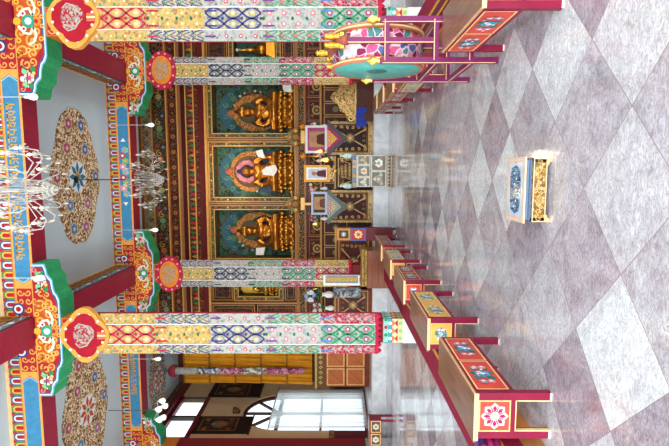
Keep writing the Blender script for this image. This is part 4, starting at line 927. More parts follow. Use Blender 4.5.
# ================================================================== LOWER ALTAR
ALG = ORN('altar_gilding', ['#8a6a34', '#5a3a1c', '#a5854a', '#3a2414', '#6f5a34', '#4a5a44'], 18, '#c09a55', .06, .4, (1, 1, 1), .2)
def cabinet(name, x0, x1, y0, y1, z0, z1, face, label, cat='cabinet', npan=2, pan=DRED):
    t = thing(name, label, cat, ((x0+x1)/2, (y0+y1)/2, z0)); mb = MB()
    mb.box(x0, y0, z0, x1, y1, z1-.05, face); mb.build('carcass', t)
    mb = MB(); mb.box(x0-.03, y0-.03, z1-.05, x1+.03, y1, z1, C('#a87a3a', .4)); mb.build('top', t)
    w = (x1-x0)/npan
    for k in range(npan):
        mb = MB(); p = P(mb, (x0+k*w, y0, z0), (1, 0, 0), (0, 0, 1)); h = z1-z0
        p.rect(.05, .12, w-.05, h-.12, pan, .006); p.frame(.04, .11, w-.04, h-.11, .03, C('#b98f48', .4), .010); p.frame(.10, .17, w-.10, h-.17, .016, C('#8a5c2a', .4), .010)
        for q in range(6):
            for s in (-1, 1): p.spiral(w/2+s*w*.33, .24+q*(h-.48)/5, .055, q, 1.2*s, .02, C('#a5803f', .4, .3), .012, 9)
        for q in range(4):
            for s in (-1, 1): p.spiral(w*(.26+.16*q), h/2+s*(h/2-.26), .05, q*2, 1.2*s, .018, (C('#a5803f', .4, .3), C('#6a7a58'), C('#8a4a44'))[q % 3], .012, 9)
        for s in (-1, 1): p.stroke([(w/2-s*w*.28, .2), (w/2, h/2), (w/2+s*w*.28, h-.2)], .035, C('#b59050', .4), .014)
        p.disc(w/2, h/2, min(w, h)*.16, C('#3a4a3a'), .018, 12); p.flower(w/2, h/2, min(w, h)*.12, C('#b5804a'), C('#d9c08a'), .022, 6)
        mb.build('door_panel', t)
    return t
cabinet('altar_cabinet', .72, 1.72, 15.0, 15.55, .45, 1.83, ALG, 'carved gilt altar cabinet right of the silver table', npan=1, pan=C('#2a120e'))
cabinet('altar_cabinet', -1.36, -.36, 15.0, 15.55, .45, 1.83, ALG, 'carved gilt altar cabinet left of the silver table', npan=1, pan=C('#3c1614'))
cabinet('altar_cabinet', -.30, .66, 15.05, 15.55, .45, 1.62, C('#2a1a12'), 'dark altar cabinet standing right behind the silver table', npan=2, pan=C('#2a120e'))
cabinet('altar_cabinet', -3.35, -1.80, 14.85, 15.4, .45, 1.60, C('#6a2a18', .4), 'dark red cabinet with gilt frame behind the left banner', npan=1)
cabinet('altar_cabinet', -4.45, -3.45, 14.9, 15.5, .45, 1.62, C('#6a2a18', .4), 'dark red cabinet between the two left banners', npan=1)
cabinet('altar_cabinet', 3.3, 4.5, 15.02, 15.5, .45, 1.62, C('#6a2a18', .4), 'dark red cabinet at the right end of the altar', npan=2)
# drapes over the altar cabinets
def drape(xc, y, zt, w, h, cols, label):
    t = thing('triangular_drape', label, 'cloth', (xc, y, zt))
    mb = MB(); p = P(mb, (xc, y, zt), (1, 0, 0), (0, 0, 1)); n = 0
    mb.add([(xc-w/2, y, zt), (xc+w/2, y, zt), (xc, y-.02, zt-h), (xc-w/2, y+.02, zt), (xc+w/2, y+.02, zt), (xc, y, zt-h)], [(0, 2, 1), (3, 4, 5), (0, 3, 5, 2), (1, 2, 5, 4), (0, 1, 4, 3)], cols[0]); mb.build('border', t)
    mb = MB(); p = P(mb, (xc, y-.022, zt), (1, 0, 0), (0, 0, 1))
    p.poly([(-w*.36, -.0), (0, -h*.70), (w*.36, -.0)], cols[1], .003); p.poly([(-w*.26, -.0), (0, -h*.5), (w*.26, -.0)], cols[2], .006)
    for k in range(4): p.flower((k-1.5)*w*.12, -h*.1, .05, cols[3], WHITE, .009)
    mb.build('brocade', t)
drape(1.20, 14.93, 1.83, 1.10, .62, (C('#4f4a4c'), C('#9a2a5a'), C('#d0a040'), C('#c05a6a')), 'triangular gold and magenta brocade hanging over the right gilt cabinet')
drape(-.86, 14.93, 1.83, 1.10, .62, (C('#5c6a62'), C('#8f9a90'), C('#b8a488'), C('#a85a6a')), 'triangular grey brocade hanging over the left gilt cabinet')
# framed photographs
def photo(x0, x1, z0, z1, y, fr, mat_, robe, label):
    t = thing('photo_frame', label, 'picture frame', ((x0+x1)/2, y, z0), 'framed portraits on the altar'); w = .07
    mb = MB()
    for a in ((x0, z0, x1, z0+w), (x0, z1-w, x1, z1), (x0, z0+w, x0+w, z1-w), (x1-w, z0+w, x1, z1-w)): mb.box(a[0], y, a[1], a[2], y+.05, a[3], fr)
    mb.build('frame', t); mb = MB(); mb.box(x0+w, y+.02, z0+w, x1-w, y+.04, z1-w, mat_); p = P(mb, (x0, y+.02, z0), (1, 0, 0), (0, 0, 1)); W, H = x1-x0, z1-z0
    p.rect(W*.22, H*.12, W*.78, H*.82, C('#a5835a') if mat_ is not WHITE else C('#b9c2cf'), .002)
    p.poly([(W*.28, H*.12), (W*.72, H*.12), (W*.66, H*.45), (W*.5, H*.52), (W*.34, H*.45)], robe, .004); p.disc(W*.5, H*.60, min(W, H)*.12, C('#a8714f'), .006, 12, 1.2)
    mb.build('picture', t)
def cube_stand(x, y, z0, z1, w, label):
    mb = MB(); mb.box(x-w/2, y-.08, z0, x+w/2, y+.12, z0+.04, ALG); mb.box(x-w*.35, y-.02, z0+.04, x+w*.35, y+.06, z1-.03, ALG); mb.box(x-w/2, y-.05, z1-.03, x+w/2, y+.10, z1, GOLDL); tag(mb.build('picture_stand', None, (x, y, z0)), label, 'stand')
photo(.775, 1.616, 1.84, 2.51, 15.12, C('#d8d5d6'), C('#9a3f6e'), C('#4a1f1a'), 'framed portrait with white frame and magenta mount on the right altar cabinet')
cube_stand(.15, 15.2, 1.62, 1.78, .5, 'low gilt stand under the yellow framed portrait')
photo(-.11, .41, 1.78, 2.56, 15.15, C('#d4930c', .4), WHITE, C('#5a2430'), 'framed portrait in a bright yellow frame at the middle of the altar')
photo(-1.13, -.41, 1.84, 2.34, 15.12, C('#a9b6cc'), C('#3c2f2a'), C('#6a3a2a'), 'framed portrait with bluish frame on the left altar cabinet')
# gilt lotus crest ornaments rising between the niches
def crest_orn(x, y, z, label):
    mb = MB(); g = C('#b28a45', .4, .4)
    mb.box(x-.2, y, z-.25, x+.2, y+.06, z-.12, g)
    for k in range(7):
        a = pi*k/6; mb.ell((x+.2*cos(a), y+.03, z+.05+.2*sin(a)), (.09, .04, .09), (g, C('#8f5a3a'), C('#6f7a4a'))[k % 3], 8, 6)
    mb.ell((x, y+.02, z+.05), (.11, .05, .11), C('#9a6a3a'), 10, 6); mb.lathe((x, y+.03, z), [(.05, .25), (.06, .33), (.01, .46)], g, 8); mb.bar((x, y+.05, z-.6), (x, y+.05, z-.2), .08, .06, g)
    tag(mb.build('lotus_crest', None, (x, y, z)), label, 'ornament', 'gilt lotus crests along the altar')
for px_, lb in ((137, 'gilt lotus crest above the white framed portrait'), (204, 'pale lotus crest above the bluish framed portrait')):
    X_, Z_ = aY(297, px_, 15.75); crest_orn(X_, 15.75, Z_, lb)
# back shelf carrying the crests, lamps and flowers
mb = MB(); mb.box(-5.6, 15.6, .45, 6.2, 16.12, 2.02, C('#3c1610', .5)); mb.box(-5.6, 15.55, 2.02, 6.2, 16.12, 2.08, C('#a87a3a', .4))
p = P(mb, (0, 15.6, 0), (1, 0, 0), (0, 0, 1))
for k in range(28): p.frame(-5.5+k*.415, 1.2, -5.5+k*.415+.38, 1.95, .03, C('#a87a3a', .4), .006); p.disc(-5.5+k*.415+.19, 1.58, .1, C('#6f6a40'), .008, 9)
tag(mb.build('altar_shelf', None, (0, 15.9, .45)), 'long dark red shelf with gilt edge under the niches', 'shelf')
# butter lamps and electric candles
def lamp(x, y, z, label, s=1.0):
    t = thing('butter_lamp', label, 'lamp', (x, y, z), 'small lit lamps on the altar')
    mb = MB(); mb.lathe((x, y, z), [(.05*s, 0), (.02*s, .02*s), (.018*s, .07*s), (.055*s, .10*s), (.06*s, .13*s), (.05*s, .13*s)], BRASS, 12); mb.build('cup', t)
    mb = MB(); mb.lathe((x, y, z), [(.035*s, .125*s), (.045*s, .17*s), (.03*s, .22*s), (.005, .27*s)], GLOW('#ffc45a', 3.0), 8); mb.build('flame', t)
for (px_, py_, lb) in ((322, 160, 'lit lamp just right of the yellow framed portrait'), (320, 151.5, 'lit lamp further right of the yellow portrait, before the white frame')):
    X_, Z_ = aY(px_, py_, 15.14); lamp(X_, 15.05 if X_ > .7 else 15.14, 1.84 if X_ > .7 else 1.62, lb, 1.5 if X_ < .7 else 1.2)
for (px_, py_, lb) in ((312, 285.5, 'lit lamp nearest the left banner on the back shelf'), (312, 289.5, 'lit lamp beside the dark blue bouquet on the back shelf'), (320, 195, 'lit lamp at the right of the bluish portrait'), (321, 224, 'lit lamp at the left of the bluish portrait')):
    X_, Z_ = aY(px_, py_, 15.75); lamp(X_, 15.75, 2.08, lb, .9)
# flowers in vases
def bouquet(x, y, z, cols, label, s=1.0, seed=1, vase=WHITE):
    t = thing('flower_vase', label, 'flowers', (x, y, z), 'vases of flowers on the altar'); rn = random.Random(seed)
    mb = MB(); mb.lathe((x, y, z), [(.04*s, 0), (.07*s, .06*s), (.075*s, .12*s), (.035*s, .2*s), (.05*s, .24*s)], vase, 12); mb.build('vase', t)
    mb = MB()
    for k in range(9):
        a = rn.uniform(0, 6.28); r = rn.uniform(.05, .16)*s; mb.tube([(x, y, z+.2*s), (x+r*.6*cos(a), y+r*.6*sin(a), z+.34*s), (x+r*cos(a), y+r*sin(a), z+.42*s+rn.uniform(0, .12)*s)], .008*s, C('#3a6a34'), 5)
        mb.ell((x+r*.8*cos(a), y+r*.8*sin(a), z+.32*s), (.05*s, .05*s, .02*s), C('#3a6a34'), 7, 4)
    mb.build('stems', t)
    for i, cm in enumerate(cols):
        mb = MB()
        for k in range(5):
            a = rn.uniform(0, 6.28); r = rn.uniform(.02, .18)*s; c = (x+r*cos(a), y-.03+r*sin(a), z+(.42+rn.uniform(-.06, .16))*s)
            for q in range(5): b = 2*pi*q/5; mb.ell((c[0]+.03*s*cos(b), c[1], c[2]+.03*s*sin(b)), (.028*s, .02*s, .028*s), cm, 6, 4)
            mb.ell(c, .02*s, YEL, 6, 4)
        mb.build('blossoms', t)
for px_, cols_, lb, sd in ((120, (C('#c97a98'), C('#e8e0e0')), 'pink and white flowers at the right corner of the right gilt cabinet', 1), (157.5, (C('#d9a0b8'), C('#eae6e0')), 'pink and white flowers between the white and yellow frames', 2), (189, (C('#d98a9a'), C('#e4e2da')), 'pink and white flowers left of the yellow framed portrait', 3), (220, (C('#a5707f'), C('#8fa08f')), 'dull pink and grey flowers at the left corner of the left gilt cabinet', 4)):
    X_, Z_ = aY(335, px_, 14.99 if px_ in (120, 220) else 15.1)
    X_ = min(max(X_, -1.3), 1.62); bouquet(X_, 15.42 if .66 > X_ > -.3 else 15.42, 1.62 if .66 > X_ > -.3 else 1.84, cols_, lb, .9, sd)
X_, _z = aY(318, 294.5, 15.2); bouquet(X_, 15.2, 1.645, (C('#2a3f6f'), C('#7f9ab8'), C('#d8dcdc')), 'dark blue and white bouquet on the cabinet left of the farther left banner', 1.5, 7)
X_, _z = aY(318, 308, 15.2); bouquet(X_, 15.2, 1.62, (C('#c9c2bc'), C('#7a4a52')), 'pale bouquet beside the dark blue bouquet', 1.2, 8)
for px_, lb in ((126, 'orange marigold ball at the top right of the white framed portrait'), (156, 'orange marigold ball between the white and yellow frames')):
    X_, Z_ = aY(303 if px_ == 156 else 302, px_, 15.5); t = thing('marigold_pot', lb, 'flowers', (X_, 15.72, 2.08), 'marigold pots on the back shelf')
    mb = MB(); mb.lathe((X_, 15.72, 2.08), [(.05, 0), (.07, .1), (.03, .25), (.02, Z_-2.16)], BRASS, 10); mb.build('stand', t)
    mb = MB(); [mb.ell((X_+.06*cos(k*2.4)*sin(k), 15.72+.06*sin(k*2.4)*sin(k), Z_+.05*cos(k)), .045, C('#e08a24'), 7, 5) for k in range(12)]; mb.build('blossoms', t)
# floral altar cloth
X0d = aY(330, 287, 14.86)[0]; X1d = aY(330, 297, 14.86)[0]
mb = MB(); dm = ORN('grey_floral_cloth', ['#8f9aa0', '#a9b0b0', '#6f7a84', '#c0c4c2', '#6a5a62'], 12, '#5f6a72', .03, .85)
n = 10
for k in range(n):
    a, b = X1d+(X0d-X1d)*k/n, X1d+(X0d-X1d)*(k+1)/n; ya, yb = 14.78+.02*(k % 2), 14.78+.02*((k+1) % 2)
    mb.add([(a, ya, .80), (b, yb, .80), (b, yb, 1.64), (a, ya, 1.64)], [(0, 1, 2, 3)], dm, True); mb.add([(a, ya, 1.64), (b, yb, 1.64), (b, 15.3, 1.64), (a, 15.3, 1.64)], [(0, 1, 2, 3)], dm)
tag(mb.build('altar_cloth', None, (X0d, 14.9, 1.6)), 'grey flowered cloth hanging from the cabinet left of the farther left banner', 'cloth')

# ------------------------------------------------------------------ silver offering table in the middle
stb = thing('silver_altar_table', 'silver altar table with embossed panels standing in the centre before the white step', 'table', (.226, 14.2, 0))
x0, x1, y0, y1, H = -.225, .678, 13.9, 14.42, 1.11; W = x1-x0
SP = C('#5f5a50', .4, .3); SL = C('#9a907e', .35, .4)
mb = MB(); mb.box(x0+.02, y0+.02, .12, x1-.02, y1, 1.0, C('#5f5a50', .4, .3)); mb.build('carcass', stb)
mb = MB(); mb.box(x0-.02, y0-.02, .98, x1+.02, y1, H, SP); p = P(mb, (x0, y0-.02, 0), (1, 0, 0), (0, 0, 1)); p.rect(0, .965, W, .99, C('#a8a294', .35), .004)
for k in range(7): p.rect((k+.12)*W/7, 1.0, (k+.88)*W/7, 1.09, (C('#a8927a'), C('#4f78a8'), C('#b98a4a'), C('#6a8f80'), C('#b59a90'))[k % 5], .005)
mb.build('top', stb)
mb = MB(); mb.box(x0-.02, y0-.02, 0, x1+.02, y1, .13, C('#8a7a64', .4, .4)); p = P(mb, (x0, y0-.02, 0), (1, 0, 0), (0, 0, 1))
for k in range(9): p.poly([(k*W/9, .02), ((k+.5)*W/9, .11), ((k+1)*W/9, .02)], C('#4a4238', .5), .004)
mb.build('plinth', stb)
for (a, b, z0, z1, cols_) in ((0, .31, .59, .96, ('#b5b2a6', '#8f8a7a')), (.31, .69, .59, .96, ('#4f7fae', '#c09a5a')), (.69, 1, .59, .96, ('#a39470', '#80704e')), (0, .5, .14, .57, ('#aeaea2', '#7f7460')), (.5, 1, .14, .57, ('#8a6a48', '#b5b8ae'))):
    mb = MB(); p = P(mb, (x0, y0+.02, 0), (1, 0, 0), (0, 0, 1)); a, b = a*W, b*W
    mb.box(x0+a, y0, z0, x0+b, y0+.02, z1, SP); p = P(mb, (x0, y0, 0), (1, 0, 0), (0, 0, 1)); p.frame(a+.005, z0, b-.005, z1, .025, SL, .005); p.rect(a+.04, z0+.04, b-.04, z1-.04, C('#5c5f58', .45, .2), .003)
    cx, cz = (a+b)/2, (z0+z1)/2; r = min(b-a, z1-z0)*.28
    p.flower(cx, cz, r, C(cols_[1], .35, .4), C(cols_[0], .3), .006, 6); p.disc(cx, cz+r*.9, r*.4, C(cols_[0], .35), .009, 9)
    for s in (-1, 1): p.spiral(cx+s*r*1.1, cz-r*.6, r*.45, 0, 1.2*s, .018, C(cols_[0], .35, .3), .010, 9)
    mb.build('embossed_panel', stb)
# things on the silver table
def vase(x, y, z, s, label):
    mb = MB(); mb.lathe((x, y, z), [(.06*s, 0), (.085*s, .05*s), (.095*s, .14*s), (.08*s, .24*s), (.035*s, .30*s), (.03*s, .36*s), (.05*s, .40*s)], C('#bcd6cc', .25), 16)
    for k in range(8):
        a = 2*pi*k/8; mb.ell((x+.09*s*cos(a), y+.09*s*sin(a), z+.15*s), .02*s, C('#5f9a80'), 6, 4)
    tag(mb.build('porcelain_vase', None, (x, y, z)), label, 'vase', 'pale green vases on the silver table')
vase(aY(350, 156, 14.1)[0], 14.1, 1.11, .85, 'pale green vase at the right end of the silver table'); vase(aY(350, 186, 14.1)[0], 14.1, 1.11, .85, 'pale green vase at the left end of the silver table')
t = thing('offering_mandala', 'tiered bronze offering mandala in the middle of the silver table', 'mandala', (.23, 14.18, 1.11))
g = C('#8a6f45', .4, .6)
for k, (r, z0, h) in enumerate(((.22, 0, .12), (.18, .12, .11), (.14, .23, .10), (.09, .33, .09))):
    mb = MB(); mb.lathe((.23, 14.18, 1.11), [(r*.92, z0), (r, z0+h*.2), (r, z0+h*.8), (r*.9, z0+h)], g, 18)
    for q in range(12): a = 2*pi*q/12; mb.ell((.23+r*cos(a), 14.18+r*sin(a), 1.11+z0+h*.5), .028, C('#b59a6a', .4, .5), 6, 4)
    mb.build('tier', t)
mb = MB(); mb.lathe((.23, 14.18, 1.11), [(.04, .42), (.06, .48), (.01, .6)], GOLD, 8); mb.build('finial', t)

# ------------------------------------------------------------------ thrones beside the altar
th = thing('teaching_throne', 'low wooden throne with stepped plinth and golden cushion before the farther left pillar', 'throne', (-2.3, 12.95, 0))
PLK = WOOD('throne_wood', '#6a3018', '#8c4a26', 0, 2.0, .4)
mb = MB()
for k in range(5): mb.box(-2.86, 12.62, .0+.15*k, -1.86, 13.38, .15*k+.143, PLK); mb.box(-2.84, 12.64, .15*k+.143, -1.88, 13.36, .15*k+.15, C('#3a1a10'))
mb.build('plinth', th)
mb = MB()
n = 10; pts = []
for k in range(n+1):
    u = -2.82+.98*k/n; pts.append((u, .75+.10+.05*abs(2*k/n-1)**2))
for a, b in zip(pts, pts[1:]): mb.box(a[0], 12.68, .75, b[0], 13.34, (a[1]+b[1])/2+.02, ORN('cushion_brocade', ['#a3803c', '#8a6a34', '#b8955a', '#6a4a28', '#94753f'], 16, '#c9a866', .05, .8))
mb.build('cushion', th)
mb = MB()
for z in (.80, .88): mb.box(-2.83, 12.672, z, -1.83, 12.685, z+.03, C('#7a5a26'))
mb.build('cushion_piping', th)
wp = thing('framed_panel', 'tall white-edged panel with gold brocade leaning beside the farther left banner', 'panel', (-2.74, 13.43, .0))
xa_, xb_ = aY(340, 285.5, 13.45)[0], aY(340, 275.5, 13.45)[0]
mb = MB(); mb.box(xa_, 13.45, 0, xb_, 13.56, 1.92, C('#dfe3e6', .5)); mb.build('board', wp)
mb = MB(); mb.box(xa_+.07, 13.44, .95, xb_-.01, 13.45, 1.86, C('#b08f45', .5)); p = P(mb, (xa_, 13.44, 0), (1, 0, 0), (0, 0, 1)); p.frame(.075, .95, xb_-xa_-.01, 1.86, .03, C('#7f8a96'), .003)
for k in range(8): p.flower((xb_-xa_+.06)/2, 1.02+k*.11, .04, C('#d9bd70'), C('#6a5a2a'), .004)
mb.build('brocade', wp)
ch = thing('painted_chest', 'small dark blue painted chest with a golden flower by the end of the left desks', 'chest', (-1.44, 13.0, 0))
mb = MB(); mb.box(-1.62, 12.85, .05, -1.28, 13.15, 1.17, C('#5a1a20', .45)); mb.build('body', ch)
mb = MB(); p = P(mb, (-1.62, 12.85, 0), (1, 0, 0), (0, 0, 1)); p.rect(.01, .78, .33, 1.16, C('#a8302f'), .004); p.frame(.0, .77, .34, 1.17, .035, C('#3a5f9a'), .007); lotus(p, .17, .97, .12, C('#e8c45a'), C('#d9d2b0'), C('#c9403a'), .010); mb.build('painted_front', ch)
for dx in (-1.61, -1.33):
    mb = MB(); mb.box(dx, 12.86, 0, dx+.05, 12.91, .05, BLACK); mb.build('foot', ch)
bx = thing('carved_box', 'small carved wooden box standing on the dark blue painted chest', 'box', (-1.45, 13.0, 1.17))
mb = MB(); mb.box(-1.62, 12.88, 1.17, -1.28, 13.12, 1.55, C('#8a5a2a', .4)); mb.build('body', bx)
mb = MB(); p = P(mb, (-1.62, 12.88, 1.17), (1, 0, 0), (0, 0, 1)); p.frame(.02, .02, .32, .36, .04, C('#c08a40'), .004); p.rect(.07, .07, .27, .31, C('#5a3020'), .003); p.flower(.17, .19, .07, C('#8fa0b0'), WHITE, .006); mb.build('front', bx)
mb = MB(); mb.box(-1.64, 12.86, 1.55, -1.26, 13.14, 1.60, C('#a8763a')); mb.build('lid', bx)
# right carved throne
rt = thing('carved_throne', 'carved gilt throne back with stepped scroll outline right of the altar', 'throne', (2.35, 14.9, .45))
out = [(-.72, 0), (-.72, .52), (-.60, .62), (-.62, .75), (-.46, .80), (-.42, .95), (-.22, 1.0), (-.14, 1.14), (0, 1.24)]; out = out+[(-a, b) for a, b in out[::-1][1:]]
mb = MB(); n = len(out); v = [(2.42+a, 14.85, .5+b) for a, b in out]+[(2.42+a, 14.95, .5+b) for a, b in out]
mb.add(v, [tuple(range(n)), tuple(range(n, 2*n))[::-1]]+[(k, k+n, (k+1) % n+n, (k+1) % n) for k in range(n)], ORN('carved_gilding', ['#7a5a2a', '#8f6d38', '#2f1a10', '#a8834a', '#4f3318'], 24, '#b8924f', .07, .4, (1, 1, 1), .3))
p = P(mb, (2.42, 14.85, .5), (1, 0, 0), (0, 0, 1)); gg = C('#c2a05a', .35, .5)
for k in range(9):
    a = (k-4)*.155; zt_ = 1.0-.6*abs(a); p.spiral(a, zt_, .11, k, 1.3*(1 if a > 0 else -1), .035, gg, .012); p.spiral(a, zt_-.25, .08, k+1, 1.2*(1 if a < 0 else -1), .03, gg, .012); p.disc(a, zt_-.12, .035, gg, .014, 7)
p.frame(-.5, .05, .5, .5, .03, gg, .010); mb.build('carved_back', rt)
mb = MB(); mb.box(1.72, 14.66, .45, 3.12, 14.85, .95, C('#4a2216', .45)); mb.build('seat_box', rt)
X_, Z_ = aY(367, 117, 14.66)
mb = MB()
for k in range(8): mb.add([(X_-.28+.07*k, 14.645-.012*(k % 2), .70-.05*sin(k*1.1)), (X_-.21+.07*k, 14.645-.012*((k+1) % 2), .70-.05*sin(k*1.1+1.1)), (X_-.21+.07*k, 14.645-.012*((k+1) % 2), .96), (X_-.28+.07*k, 14.645-.012*(k % 2), .96)], [(0, 1, 2, 3)], C('#2a3f9a', .8), True)
mb.box(X_-.28, 14.64, .955, X_+.28, 14.84, .965, C('#2a3f9a', .8)); tag(mb.build('blue_cloth', None, (X_, 14.7, .95)), 'bright blue cloth draped over the seat right of the altar', 'cloth')

# ------------------------------------------------------------------ tall yellow curtains left of the altar
cur = thing('tiered_curtain', 'tall wall of pleated yellow curtains in five tiers left of the altar', 'curtain', (-6.53, 16.2, 2.27))
cy = C('#c78a1c', .75, 0, .14, 4)
xa_, xb_ = -7.09, -5.97
mb = MB(); mb.box(xa_, 16.30, .45, xb_, 16.9, 7.06, C('#4a1a12')); mb.build('backing', cur)
for k in range(5):
    z1 = zz(178+k*26.7); z0 = zz(178+(k+1)*26.7)+.01; mb = MB(); N = 60; v = []
    for i in range(N+1):
        u = i/N; x = xa_+(xb_-xa_)*u; d = .055*sin(u*2*pi*7+k)+.03*sin(u*2*pi*12)
        v += [(x, 16.22+d*.35, z1), (x, 16.19+d, z1-.12), (x, 16.15+d*1.3, z0+.1), (x, 16.14+d*1.2, z0)]
    mb.add(v, [(4*i+j, 4*i+4+j, 4*i+5+j, 4*i+1+j) for i in range(N) for j in range(3)], cy, True)
    mb.box(xa_, 16.18, z1-.03, xb_, 16.26, z1+.01, C('#8a5a18')); mb.build('curtain_tier', cur)
# long brocade pennant in front
pe = thing('brocade_pennant', 'long narrow multicoloured brocade pennant hanging before the yellow curtains', 'pennant', (-6.5, 15.85, 7.0))
X_ = -6.50
pc = [BG_W, ORN('pennant_blue', ['#d8d4cc', '#2f3a6a', '#6a5a7a', '#8fa0b0'], 12, '#3a3f5a', .05), ORN('pennant_red', ['#8a2048', '#c04a70', '#5a2040', '#b8a0a0'], 12, '#d0a0b0', .04), ORN('pennant_green', ['#5a7a60', '#cfd4c4', '#8a4a5a', '#3f6a55'], 12, '#d0d0c0', .04), ORN('pennant_magenta', ['#8a1f50', '#6a1840', '#a04a70', '#c08aa0'], 12, '#d0a0b0', .04)]
zt_ = zz(172)
for k in range(5):
    z1 = zt_-k*.78; mb = MB(); mb.lathe((X_, 15.85, 0), [(.085, z1-.78), (.115, z1-.70), (.115, z1-.06), (.09, z1)], pc[k], 12); mb.build('brocade_section', pe)
mb = MB(); mb.lathe((X_, 15.85, 0), [(.01, zt_-3.9-.55), (.10, zt_-3.9-.4), (.10, zt_-3.9)], pc[4], 10); mb.build('tassel', pe)
mb = MB(); mb.lathe((X_, 15.85, 0), [(.2, zt_-.05), (.22, zt_+.05), (.16, zt_+.16), (.04, zt_+.24)], C('#8a2a3a'), 14); mb.tube([(X_, 15.85, zt_+.22), (X_, 15.85, CZ_)], .01, BLACK, 5); mb.build('canopy', pe)
# cupboard below the curtains
cp = thing('lattice_cupboard', 'orange-brown cupboard with panelled doors under the yellow curtains', 'cupboard', (-6.3, 16.0, .45))
mb = MB(); mb.box(-6.95, 15.62, .45, -5.62, 16.10, 2.24, C('#6a2f18', .4)); mb.box(-7.0, 15.58, 2.2, -5.6, 16.10, 2.27, C('#b08a45', .4)); mb.build('carcass', cp)
for i in range(2):
    for j in range(2):
        mb = MB(); p = P(mb, (-6.9+i*.64, 15.62, .62+j*.66), (1, 0, 0), (0, 0, 1)); p.rect(0, 0, .60, .60, C('#a85a28', .45), .006); p.frame(0, 0, .60, .60, .05, C('#d0985a', .45), .012); p.stroke([(.08, .08), (.52, .52)], .015, C('#7a3a1a'), .008); mb.build('door', cp)
mb = MB(); p = P(mb, (-6.9, 15.62, 1.98), (1, 0, 0), (0, 0, 1)); p.rect(0, 0, 1.24, .2, C('#5a4a20'), .006)
for k in range(7): p.flower(.1+k*.175, .1, .06, C('#c9a45a'), C('#6a2f18'), .010, 4)
mb.build('carved_frieze', cp)

# ================================================================== LEFT WALL
TH1 = ORN('thangka_painting', ['#2a1712', '#3d1f18', '#1f1f1c', '#4a2a1c', '#27231c', '#5a3a24'], 9, '#3a2418', .03, .8)
def thangka(ya, yb, z0, z1, label):
    t = thing('thangka_scroll', label, 'scroll painting', (LX+.03, (ya+yb)/2, z0), 'scroll paintings on the left wall'); x = LX+.008
    mb = MB(); mb.box(x, ya, z0, x+.03, yb, z1, C('#2c1512', .8)); mb.build('brocade_mount', t)
    mb = MB(); mb.box(x+.03, ya+.16, z0+.5, x+.036, yb-.16, z1-.22, TH1); p = P(mb, (x+.036, 0, 0), (0, 1, 0), (0, 0, 1)); p.n = Vector((1, 0, 0)); c = (ya+yb)/2; zc = (z0+z1)/2+.15
    p.disc(c, zc, .24, C('#4a5a4a'), .003, 16); p.disc(c, zc-.12, .17, C('#8a5a34'), .006, 12, 1.2); p.disc(c, zc+.16, .08, C('#9a7048'), .009, 10)
    for s in (-1, 1): p.disc(c+s*.3, zc-.4, .09, C('#6a3a2a'), .006, 9); p.disc(c+s*.3, zc+.42, .09, C('#7a5a30'), .006, 9)
    p.frame(ya+.14, z0+.48, yb-.14, z1-.2, .03, C('#8a5c2c'), .003); mb.build('painting', t)
    for z in (z0, z1):
        mb = MB(); mb.tube([(x+.02, ya-.06, z), (x+.02, yb+.06, z)], .03, C('#3a1f14'), 8); mb.build('rod', t)
thangka(17.92, 19.15, 4.52, 6.50, 'dark scroll painting nearest the yellow curtains on the cream wall'); thangka(15.30, 16.42, 4.48, 6.42, 'dark scroll painting above the arched window on the cream wall')
t = thing('wall_sconce', 'small dark wall sconce above the fan light', 'lamp', (LX+.05, *aX(237, 413, LX)))
Y_, Z_ = aX(237, 413, LX)
mb = MB(); mb.lathe((LX+.1, Y_, Z_-.12), [(.02, 0), (.10, .12), (.13, .24), (.12, .25)], C('#5a3a24'), 10); mb.build('shade', t); mb = MB(); mb.box(LX, Y_-.05, Z_-.1, LX+.05, Y_+.05, Z_+.05, C('#3a2418')); mb.build('bracket', t)
# sheer curtain over the arched window
def sheer():
    mt = bpy.data.materials.new('sheer_cloth'); mt.use_nodes = True; n = mt.node_tree.nodes; l = mt.node_tree.links; n.clear()
    a = n.new('ShaderNodeBsdfTranslucent'); a.inputs[0].default_value = (.93, .94, .93, 1); d = n.new('ShaderNodeBsdfDiffuse'); d.inputs[0].default_value = (.85, .86, .85, 1); t_ = n.new('ShaderNodeBsdfTransparent')
    x = n.new('ShaderNodeMixShader'); x.inputs[0].default_value = .25; y = n.new('ShaderNodeMixShader'); y.inputs[0].default_value = .35; o = n.new('ShaderNodeOutputMaterial')
    l.new(a.outputs[0], x.inputs[1]); l.new(d.outputs[0], x.inputs[2]); l.new(x.outputs[0], y.inputs[1]); l.new(t_.outputs[0], y.inputs[2]); l.new(y.outputs[0], o.inputs[0]); return mt
sc_ = thing('sheer_curtain', 'bright white sheer curtain drawn across the arched window', 'curtain', (LX+.14, 16.9, .5))
SH = sheer()
for a, b in ((15.42, 16.92), (16.92, 18.36)):
    mb = MB(); N = 40; v = []
    for i in range(N+1):
        y = a+(b-a)*i/N; d = .03*sin(i/N*2*pi*6)
        v += [(LX+.14+d*.5, y, 3.82), (LX+.14+d, y, 2.2), (LX+.15+d*1.3, y, .50)]
    mb.add(v, [(3*i+j, 3*i+3+j, 3*i+4+j, 3*i+1+j) for i in range(N) for j in range(2)], SH, True); mb.build('curtain_panel', sc_)
mb = MB(); mb.tube([(LX+.14, 15.3, 3.84), (LX+.14, 18.5, 3.84)], .025, C('#d9d4c8'), 8); mb.build('curtain_rod', sc_)
